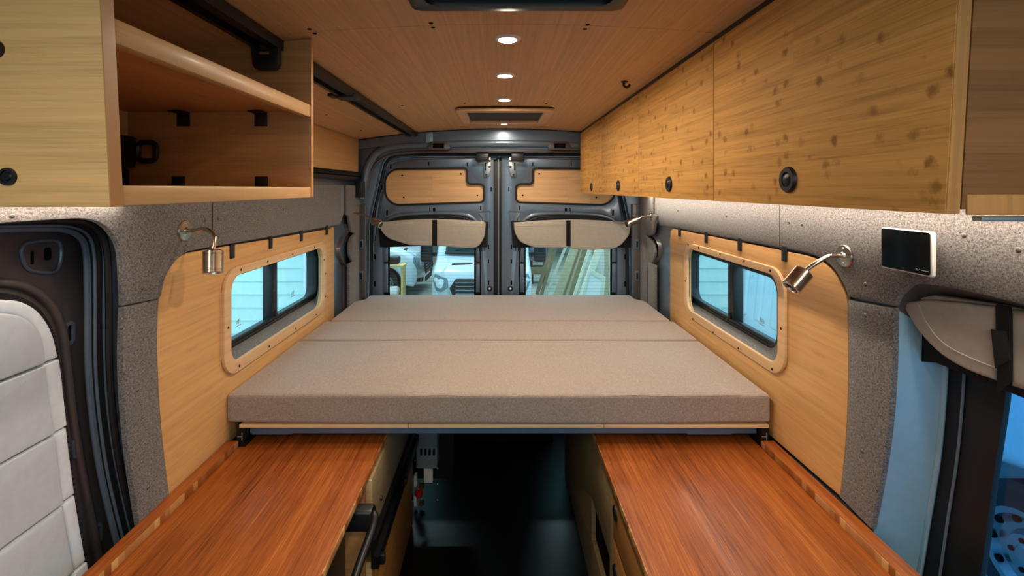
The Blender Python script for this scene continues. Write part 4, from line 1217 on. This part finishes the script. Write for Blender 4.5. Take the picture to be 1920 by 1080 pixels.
P(rc, 'strap_tail', MB().plate(yz([(1860, 617), (1888, 622), (1896, 676), (1868, 690)], Xk - .028), [], 'x', Xk - .031, Xk - .0265, .001), M['blackf'])

# ================================================================= ROLLED COVERS ON THE REAR WINDOWS


def roll_cover(px0, px1, m0, m1, yt, curve_l, curve_r, tag_at, label):
    Y = 2.925
    t = T('rolled_window_cover', label, 'window cover', 'rolled covers over the rear door windows')

    def q(a, b): return fp(a, b, Y)
    P(t, 'cover_backing', MB().plate(rp([q(px0 - 5, yt + 2), q(px1 + 4, yt + 4), q(px1 + 3, yt + 52), q((px0 + px1) / 2, yt + 49), q(px0 - 1, yt + 52)], .004, 2), [], 'y', Y + .006, Y + .016, .002), M['blackf'])
    roll = [(x, Y + .012, z) for x, z in (q(px0 + 6, yt + 8), q((px0 * 3 + px1) / 4, yt + 5), q((px0 + px1) / 2, yt + 3), q((px0 + px1 * 3) / 4, yt + 5), q(px1 - 4, yt + 8))]
    P(t, 'cover_roll', MB().tube(smooth(roll, 6), .015, 12), M['cover'])

    h1 = rp([(*q(p[0], p[1]), r) for p, r in curve_l], .01, 6); h2 = rp([(*q(p[0], p[1]), r) for p, r in curve_r], .01, 6)
    for h in (h1, h2):
        k = P(t, 'rolled_half', MB().plate(h, [], 'y', Y - .026, Y + .006, .013, 4, only='a'), M['cover'])
        c = (sum(p[0] for p in h) / len(h), sum(p[1] for p in h) / len(h))
        P(k, 'binding_seam', MB().tube([(c[0] + (p[0] - c[0]) * .92, Y - .0262, c[1] + (p[1] - c[1]) * .74 - .002) for p in h], .0013, 5, closed=True), M['binding'])
    P(t, 'strap', MB().plate([q(m0, yt), q(m1, yt), q(m1, yt + 48), q(m0, yt + 48)], [], 'y', Y - .02, Y - .012, .001), M['blackf'])
    x, z = q(tag_at, 449)
    k = MB()
    for i in range(9):
        k.box(x - .036 + .008 * i, x - .0305 + .008 * i, Y - .0272, Y - .0258, z - .0028, z + .0028)
    P(t, 'printed_tag', k, M['tag'])
    return t


roll_cover(713, 911, 811, 820, 412,
           [((713, 416), .012), ((811, 414), .006), ((811, 460), .006), ((770, 459), .12), ((727, 446), .10), ((714, 428), .06)],
           [((820, 413), .006), ((911, 417), .006), ((909, 442), .06), ((898, 464), .07), ((868, 464), .08), ((820, 460), .006)], 881, 'light grey rolled cover over the window of the left rear door')
roll_cover(963, 1181, 1061, 1069, 413,
           [((963, 417), .006), ((1061, 415), .006), ((1061, 464), .006), ((1000, 463), .10), ((972, 452), .08), ((964, 432), .06)],
           [((1069, 414), .006), ((1181, 420), .006), ((1178, 440), .06), ((1158, 465), .12), ((1110, 468), .10), ((1069, 465), .006)], 989, 'light grey rolled cover over the window of the right rear door')

# ================================================================= OUTSIDE: drive, garage, vans
GI = 2.80                                     # garage floor below eye level
dr_ = MB()
v = [dr_.bm.verts.new(p) for p in [(-9, -6, Z(1.75)), (9, -6, Z(1.75)), (9, 5.5, Z(GI)), (-9, 5.5, Z(GI)), (-9, -6, Z(1.95)), (9, -6, Z(1.95)), (9, 5.5, Z(GI + .2)), (-9, 5.5, Z(GI + .2))]]
for q in ((0, 1, 2, 3), (7, 6, 5, 4), (0, 4, 5, 1), (1, 5, 6, 2), (2, 6, 7, 3), (3, 7, 4, 0)): dr_.bm.faces.new([v[i] for i in q])
S('ground', dr_, M['concrete'], 'concrete drive sloping down to the garage', 'ground', kind='structure')
S('garage_floor', MB().box(-7, 4.5, 5.5, 22, Z(GI + .2), Z(GI)), M['concrete'], 'pale concrete floor of the garage behind the van', 'floor', kind='structure')
gw = T('garage_wall', 'dim back and side walls of the garage behind the van', 'wall', kind='structure')
P(gw, 'wall_panel', MB().box(-7, 4.5, 22, 22.1, Z(GI), Z(GI) + 4.5), M['garwall'])
P(gw, 'wall_panel', MB().box(-7.1, -7, 5.6, 22, Z(GI), Z(GI) + 4.5), M['garwall'])
P(gw, 'wall_panel', MB().box(2.95, 3.05, 5.6, 22, Z(GI), Z(GI) + 4.5), M['trimw'])
P(gw, 'roof_panel', MB().box(-7.1, 4.5, 5.6, 22.1, Z(GI) + 4.5, Z(GI) + 4.6), M['garwall'])
for y in (8.2, 11.5, 15):  # added unseen lamps that brighten the garage interior
    for x in (-2.4, .9):
        t = T('shop_light', 'shop tube light under the garage roof above the parked vans', 'light', 'shop tube lights under the garage roof')
        P(t, 'light_housing', MB().box(x - .9, x + .9, y - .1, y + .1, Z(GI) + 4.40, Z(GI) + 4.46, .01), M['white'])
        P(t, 'light_tube', MB().box(x - .88, x + .88, y - .07, y + .07, Z(GI) + 4.385, Z(GI) + 4.40), M['tubel'])


def siding(name, x0, x1, label, label_trim):
    t = T(name, label, 'wall', kind='structure')
    mb = MB(); ex = .147; z = Z(GI); n = 0
    while z < Z(GI) + 4.6:
        y = 5.4
        vs = [mb.bm.verts.new(p) for p in [(x0, y - .022, z), (x1, y - .022, z), (x1, y, z), (x0, y, z), (x0, y - .006, z + ex), (x1, y - .006, z + ex), (x1, y, z + ex), (x0, y, z + ex)]]
        for q in ((0, 1, 5, 4), (0, 3, 2, 1), (4, 5, 6, 7), (1, 2, 6, 5), (0, 4, 7, 3), (2, 3, 7, 6)): mb.bm.faces.new([vs[i] for i in q])
        z += ex
    P(t, 'lap_boards', mb, M['siding'])
    P(t, 'wall_core', MB().box(x0, x1, 5.402, 5.6, Z(GI), Z(GI) + 4.6), M['garwall'])
    return t


siding('siding_wall', -8, -2.18, 'cream lap siding wall outside the left window', '')
siding('siding_wall', 1.72, 2.62, 'cream lap siding wall outside the right window', '')
S('door_casing', MB().box(-2.18, -2.0, 5.33, 5.6, Z(GI), Z(GI) + 4.6, .01), M['trimw'], 'white upright trim board at the end of the left siding', 'trim board', kind='structure')
S('door_casing', MB().box(1.56, 1.72, 5.33, 5.6, Z(GI), Z(GI) + 4.6, .01), M['trimw'], 'white upright trim board at the end of the right siding', 'trim board', kind='structure')
S('garage_lintel', MB().box(-2.18, 1.72, 5.38, 5.6, Z(GI) + 3.3, Z(GI) + 4.6), M['siding'], 'wall above the open garage door', 'wall', kind='structure')


def wheel(parent, x, y, r, s):
    w = P(parent, 'wheel', MB().lathe([(r * .62, .0), (r * .9, .0), (r, .03), (r, .19), (r * .9, .22), (r * .6, .22)], (x + s * .02, y, r), (-s, 0, 0), 36, False), M['tyre'])
    rm = MB().lathe([(0, -.012), (r * .14, -.012), (r * .17, .0), (r * .30, .004), (r * .36, .04), (r * .48, .035), (r * .56, .0), (r * .64, -.004), (r * .64, .06), (0, .08)], (x + s * .02, y, r), (-s, 0, 0), 36)
    P(w, 'rim', rm, M['rim'])
    hm = MB()
    for k in range(10):
        a = 2 * PI * k / 10
        hm.cyl((x + s * .0245, y + math.cos(a) * r * .5, r + math.sin(a) * r * .5), (x + s * .005, y + math.cos(a) * r * .5, r + math.sin(a) * r * .5), r * .05, 10)
    for k in range(5):
        a = 2 * PI * k / 5
        hm.cyl((x + s * .028, y + math.cos(a) * r * .22, r + math.sin(a) * r * .22), (x + s * .01, y + math.cos(a) * r * .22, r + math.sin(a) * r * .22), r * .035, 8)
    P(w, 'rim_holes', hm, M['hole'])


def white_van(loc, rot, label, ribs=False, mirrors=True):
    t = T('white_van', label, 'van', fixed=True)
    t.location = loc; t.rotation_euler = (0, 0, rot)
    W = 1.0
    wy = (.95, 4.3); r = .36

    def arc(y, up):
        return [(y + (.44) * math.cos(a), r + .44 * math.sin(a)) for a in [PI * k / 10 for k in (range(11) if up else range(10, -1, -1))]]
    prof = [(.10, .30), (0, .42), (-.03, .62), (.0, .84), (.04, 1.0), (.12, 1.08), (.40, 1.17), (.82, 1.26), (1.05, 1.52), (1.55, 2.10), (1.75, 2.27), (2.1, 2.40), (2.6, 2.46), (5.4, 2.46), (5.5, 2.3), (5.55, .4), (5.5, .34)]
    low = []
    for y in reversed(wy):
        low += [(y + .44, .32)] + [(y + .44 * math.cos(PI * k / 10), r + .44 * math.sin(PI * k / 10)) for k in range(1, 10)] + [(y - .44, .32)]
    body = MB().plate(prof + low, [], 'x', -W, W, .10, 4)
    for v in body.bm.verts:
        z = v.co.z
        if z > 1.35: v.co.x *= 1 - .16 * (z - 1.35) / 1.1
        if v.co.y < .5 and abs(v.co.x) > .5:
            v.co.y += .22 * (abs(v.co.x) - .5) ** 2 / .25 * max(0, 1 - v.co.y / .5)
    b = P(t, 'van_body', body, M['vwhite'], sharp=30)

    def nose(x, z):                       # y of the front surface
        pts = [(.42, 0), (.62, -.03), (.84, 0), (1.0, .04), (1.1, .12)]
        y = pts[-1][1]
        for (a, ya), (c, yc) in zip(pts, pts[1:]):
            if a <= z <= c: y = ya + (yc - ya) * (z - a) / (c - a); break
        if z < .42: y = 0
        if abs(x) > .5: y += .22 * (abs(x) - .5) ** 2 / .25 * max(0, 1 - y / .5)
        return y

    def skin(poly, name, mat, off=.02, th=.03, par=None, n=10):
        poly = rp(poly, .03, 4)
        mb = MB().plate(poly, [], 'y', 0, th, .004, 2)
        bmesh.ops.subdivide_edges(mb.bm, edges=[e for e in mb.bm.edges if e.calc_length() > .12], cuts=3)
        for v in mb.bm.verts: v.co.y += nose(v.co.x, v.co.z) - off
        return P(par or t, name, mb, mat)
    gr = skin([(-.50, .98), (.50, .98), (.62, .80), (.50, .56), (-.50, .56), (-.62, .80)], 'grille', M['vblack'], .02)
    for z in (.62, .69, .76, .83, .90):
        hw = .5 - (.06 if z < .6 else 0)
        skin([(-hw, z), (hw, z), (hw, z + .018), (-hw, z + .018)], 'grille_bar', M['rim'], .03, .02, gr)
    skin([(-.42, .34), (.42, .34), (.46, .48), (-.46, .48)], 'lower_intake', M['vblack'], .02)
    for s in (-1, 1):
        hl = skin([(s * .66, .98), (s * .93, 1.06), (s * .97, .92), (s * .90, .74), (s * .78, .72), (s * .64, .82)][::s], 'headlamp', M['lampgrey'], .03)
        c = (s * .80, nose(s * .80, .88) - .035, .88)
        P(hl, 'headlamp_lens', MB().lathe([(0, .012), (.07, .008), (.095, 0)], c, (0, -1, .1), 20), M['lens'])
        c2 = (s * .90, nose(s * .90, .94) - .035, .94)
        P(hl, 'headlamp_lens', MB().lathe([(0, .012), (.035, .008), (.05, 0)], c2, (0, -1, .1), 16), M['lens'])
        fg = skin([(s * .66, .50), (s * .90, .52), (s * .88, .40), (s * .68, .38)][::s], 'fog_lamp', M['vblack'], .02)
        P(fg, 'fog_lens', MB().lathe([(0, .01), (.05, 0)], (s * .78, nose(s * .78, .45) - .02, .45), (0, -1, 0), 14), M['lens'])
        hx = [(s * .20, .50, 1.192), (s * .62, .46, 1.183), (s * .62, .54, 1.20), (s * .20, .58, 1.209)]
        vs = MB(); q = [vs.bm.verts.new((x, y, z + .006)) for x, y, z in hx] + [vs.bm.verts.new((x, y, z - .02)) for x, y, z in hx]
        for f in ((0, 1, 2, 3), (7, 6, 5, 4), (0, 4, 5, 1), (1, 5, 6, 2), (2, 6, 7, 3), (3, 7, 4, 0)): vs.bm.faces.new([q[i] for i in f])
        bmesh.ops.recalc_face_normals(vs.bm, faces=vs.bm.faces[:])
        P(t, 'bonnet_vent', vs, M['vblack'])
        P(t, 'bonnet_crease', MB().tube(smooth([(s * .80, .16, 1.085), (s * .74, .35, 1.15), (s * .70, .6, 1.21), (s * .74, .8, 1.255)], 4), .012, 6), M['vwhite'])
        if mirrors:
            m = P(t, 'wing_mirror', MB().soft(s * 1.24 - .13, s * 1.24 + .13, 1.10, 1.26, 1.14, 1.56, .05, cuts=8), M['vblack'])
            P(m, 'mirror_arm', MB().box(*sorted((s * .93, s * 1.13)), 1.14, 1.22, 1.26, 1.36, .015), M['vblack'])
        # side window and door line
        sw = rp([(1.25, 1.46), (2.25, 1.46), (2.25, 2.0), (1.75, 2.0)], .05, 4)
        sm = MB().plate(sw, [], 'x', s * (W - .015), s * (W + .004), .003)
        for v in sm.bm.verts: v.co.x *= 1 - .16 * max(0, (v.co.z - 1.35)) / 1.1
        P(t, 'side_window', sm, M['vglass'])
        P(t, 'sill_strip', MB().box(*sorted((s * (W - .02), s * (W + .012))), 1.5, 3.75, .48, .60, .01), M['vblack'])
        for y in wy: wheel(t, s * (W - .06), y, r, s)
        if ribs:
            for k in range(9):
                y = 2.5 + .30 * k
                rmb = MB().box(*sorted((s * (W - .02), s * (W + .022))), y, y + .13, .9, 2.2, .02, 3)
                for v in rmb.bm.verts: v.co.x *= 1 - .16 * max(0, (v.co.z - 1.35)) / 1.1
                P(t, 'side_rib', rmb, M['vwhite'])
    # windscreen
    def ws(u, v, off):
        y = .90 + (1.66 - .90) * v; z = 1.34 + (2.17 - 1.34) * v
        return (u, y - off * .7, z + off * .7)
    wm = MB()
    loop = rp([(-.80, .0), (.80, .0), (.70, 1.0), (-.70, 1.0)], .08, 5)
    va = [wm.bm.verts.new(ws(u, v, .06)) for u, v in loop]; vb = [wm.bm.verts.new(ws(u, v, -.05)) for u, v in loop]
    wm.bm.faces.new(va); wm.bm.faces.new(vb[::-1])
    for i in range(len(loop)):
        j = (i + 1) % len(loop); wm.bm.faces.new((va[i], vb[i], vb[j], va[j]))
    bmesh.ops.recalc_face_normals(wm.bm, faces=wm.bm.faces[:])
    wg = P(t, 'windscreen', wm, M['vglass'])
    P(wg, 'cowl_trim', MB().tube([ws(-.80, .0, .06), ws(0, -.03, .06), ws(.80, .0, .06)], .03, 8), M['vblack'])
    for a, c in ((-.62, -.05), (.05, .62)):
        P(wg, 'wiper', MB().tube([ws(a, .03, .08), ws(c, .16, .08)], .010, 6), M['vblack'])
    return t


white_van((-.35, 9.35, Z(GI - .06)), 0, 'white van facing the camera, seen through both rear door windows')
white_van((-1.95, 13.2, Z(GI)), math.radians(88), 'white van standing side on behind the workbench, seen through the left rear window', mirrors=False)
white_van((3.70, 1.54, Z(2.28)), 0, 'white van parked beside the right windows, with its steel wheel showing', ribs=True, mirrors=False)

# workbench with things on it
wb = T('workbench', 'plywood workbench in the garage at the edge of the left rear window', 'workbench')
zb = Z(1.60)
P(wb, 'bench_top', MB().box(-2.75, -2.00, 10.0, 10.42, zb - .04, zb, .004), M['bench'])
P(wb, 'bench_side', MB().box(-2.06, -2.02, 10.05, 10.38, Z(GI), zb - .04), M['bench'])
P(wb, 'bench_shelf', MB().box(-2.72, -2.06, 10.05, 10.38, Z(2.32), Z(2.28)), M['bench'])
P(wb, 'bench_leg', MB().box(-2.72, -2.64, 10.05, 10.13, Z(GI), zb - .04), M['bench'])
S('tool_box', MB().soft(-2.34, -2.12, 10.12, 10.32, zb + .012, zb + .17, .04, .01, 8, 10, 2.), M['vblack'], 'dark tool box standing on the garage workbench', 'box')
S('cloth_pile', MB().soft(-2.5, -2.12, 10.1, 10.34, Z(2.27), Z(2.08), .08, .02, 6, 12, 4.), M['trimw'], 'crumpled white cloth on the lower shelf of the workbench', 'cloth')
S('rag_pile', MB().soft(-2.5, -2.14, 9.75, 10.0, Z(GI), Z(2.48), .10, .04, 6, 12, 7.), M['teal'], 'pale teal rag bundle on the garage floor before the workbench', 'rag')

# boards leaning on the right garage wall
rnd = random.Random(4)
spec = [  # foot px, foot py (on the plane Y), Y, tilt (dx per dz), width, thickness, material, label
    (1013, 523, 12.6, .30, .10, .05, 'wood2', 'dark narrow board leaning in the garage, leftmost of the stack'),
    (1021, 526, 12.2, .30, .08, .05, 'wood2', 'second dark narrow board leaning in the garage'),
    (1030, 536, 11.6, .40, .06, .04, 'wood3', 'pale thin batten leaning left of the wide green grey plank'),
    (1042, 552, 11.0, .36, .34, .05, 'wood1', 'wide green grey plank leaning in the garage'),
    (1054, 560, 10.7, .34, .05, .04, 'wood2', 'dark thin batten leaning right of the wide green grey plank'),
    (1064, 566, 10.4, .30, .16, .04, 'wood2', 'brown board leaning behind the pale battens'),
    (1070, 570, 10.2, .33, .06, .05, 'wood3', 'pale batten leaning in the middle of the boards'),
    (1080, 575, 10.0, .36, .14, .05, 'wood3', 'broad pale board leaning just left of the framed panel'),
]
for px, py, Y, tilt, w, th, mt, lab in spec:
    x, z = fp(px, py, Y); z = Z(GI)
    x = (px - CX) * Y / F - tilt * (fp(px, py, Y)[1] - z)
    L = 2.6; mb = MB()
    ang = math.atan(tilt)
    d = Vector((math.sin(ang), .0, math.cos(ang))); u = Vector((math.cos(ang), 0, -math.sin(ang)))
    p0 = Vector((x, Y, z + .01 + w * math.sin(ang)))
    q = [p0, p0 + u * w, p0 + u * w + d * L, p0 + d * L]
    va = [mb.bm.verts.new(p) for p in q]; vb = [mb.bm.verts.new(p + Vector((0, th, 0))) for p in q]
    mb.bm.faces.new(va); mb.bm.faces.new(vb[::-1])
    for i in range(4): mb.bm.faces.new((va[i], vb[i], vb[(i + 1) % 4], va[(i + 1) % 4]))
    bmesh.ops.recalc_face_normals(mb.bm, faces=mb.bm.faces[:])
    S('leaning_board', mb, M[mt], lab, 'board', 'boards leaning in the garage')
fpn = T('framed_panel', 'pale framed panel leaning in front of the boards in the garage', 'framed panel')
A = [fp(a, b, 9.2) for a, b in [(1104, 503), (1136, 520), (1128, 600), (1078, 600)]]
I = [fp(a, b, 9.2) for a, b in [(1106, 512), (1128, 524), (1121, 596), (1087, 596)]]
P(fpn, 'panel_frame', MB().plate(A, [I], 'y', 9.2, 9.24, .004), M['wood3'])
P(fpn, 'panel_sheet', MB().plate(I, [], 'y', 9.215, 9.23), M['trimw'])
for i in range(7):
    x, z = fp(1094 + 8 * i, 560, 11.8)
    S('standing_batten', MB().box(x, x + .05 + .02 * (i % 3), 11.8, 11.85, Z(GI), Z(GI) + 2.4 + .1 * (i % 2)), M[('wood3', 'trimw', 'wood1')[i % 3]],
      'thin pale batten standing upright behind the framed panel', 'batten', 'thin upright battens behind the framed panel')
cart = T('dark_cart', 'dark cart standing in the garage between van and boards', 'cart')
x, z = fp(1010, 490, 14)
P(cart, 'cart_body', MB().box(x - .25, x + .25, 14, 14.5, Z(2.1), Z(1.55), .03), M['beam'])
P(cart, 'cart_base', MB().box(x - .28, x + .28, 14, 14.5, Z(2.5), Z(2.3), .01), M['wood2'])
for dx in (-.2, .2):
    P(cart, 'cart_leg', MB().box(x + dx - .03, x + dx + .03, 14.1, 14.4, Z(2.32), Z(2.08)), M['vblack'])
    P(cart, 'cart_foot', MB().box(x + dx - .05, x + dx + .05, 14.1, 14.4, Z(GI), Z(2.49)), M['vblack'])

finalize()

# ================================================================= LIGHT AND CAMERA
wd = bpy.data.worlds.new('daylight'); SC.world = wd; wd.use_nodes = True
bg = wd.node_tree.nodes['Background']
bg.inputs[0].default_value = (.56, .84, 1.0, 1); bg.inputs[1].default_value = 2.3


def portal(name, loc, rot, sx, sy):
    l = bpy.data.lights.new(name, 'AREA'); l.shape = 'RECTANGLE'; l.size = sx; l.size_y = sy
    l.cycles.is_portal = True
    o = bpy.data.objects.new(name, l); COL.objects.link(o); o.location = loc; o.rotation_euler = rot


# portal('windscreen_portal', (0, -1.96, E - .11), (-PI / 2, 0, PI), 1.5, .64)

cam = bpy.data.cameras.new('camera'); co = bpy.data.objects.new('camera', cam); COL.objects.link(co)
co.location = (0, 0, E); co.rotation_euler = (PI / 2, 0, 0)
cam.sensor_width = 36; cam.lens = F / 1920 * 36
cam.shift_x = (960 - CX) / 1920; cam.shift_y = -(540 - CY) / 1920
cam.clip_start = .05; cam.clip_end = 200
SC.camera = co
SC.view_settings.view_transform = 'Standard'; SC.view_settings.look = 'None'
SC.view_settings.gamma = 1; SC.view_settings.exposure = .3; SC.view_settings.use_curve_mapping = False
SC.cycles.max_bounces = 8; SC.cycles.diffuse_bounces = 5; SC.cycles.glossy_bounces = 4; SC.cycles.transparent_max_bounces = 12
SC.cycles.sample_clamp_indirect = 6
SC.cycles.use_denoising = True
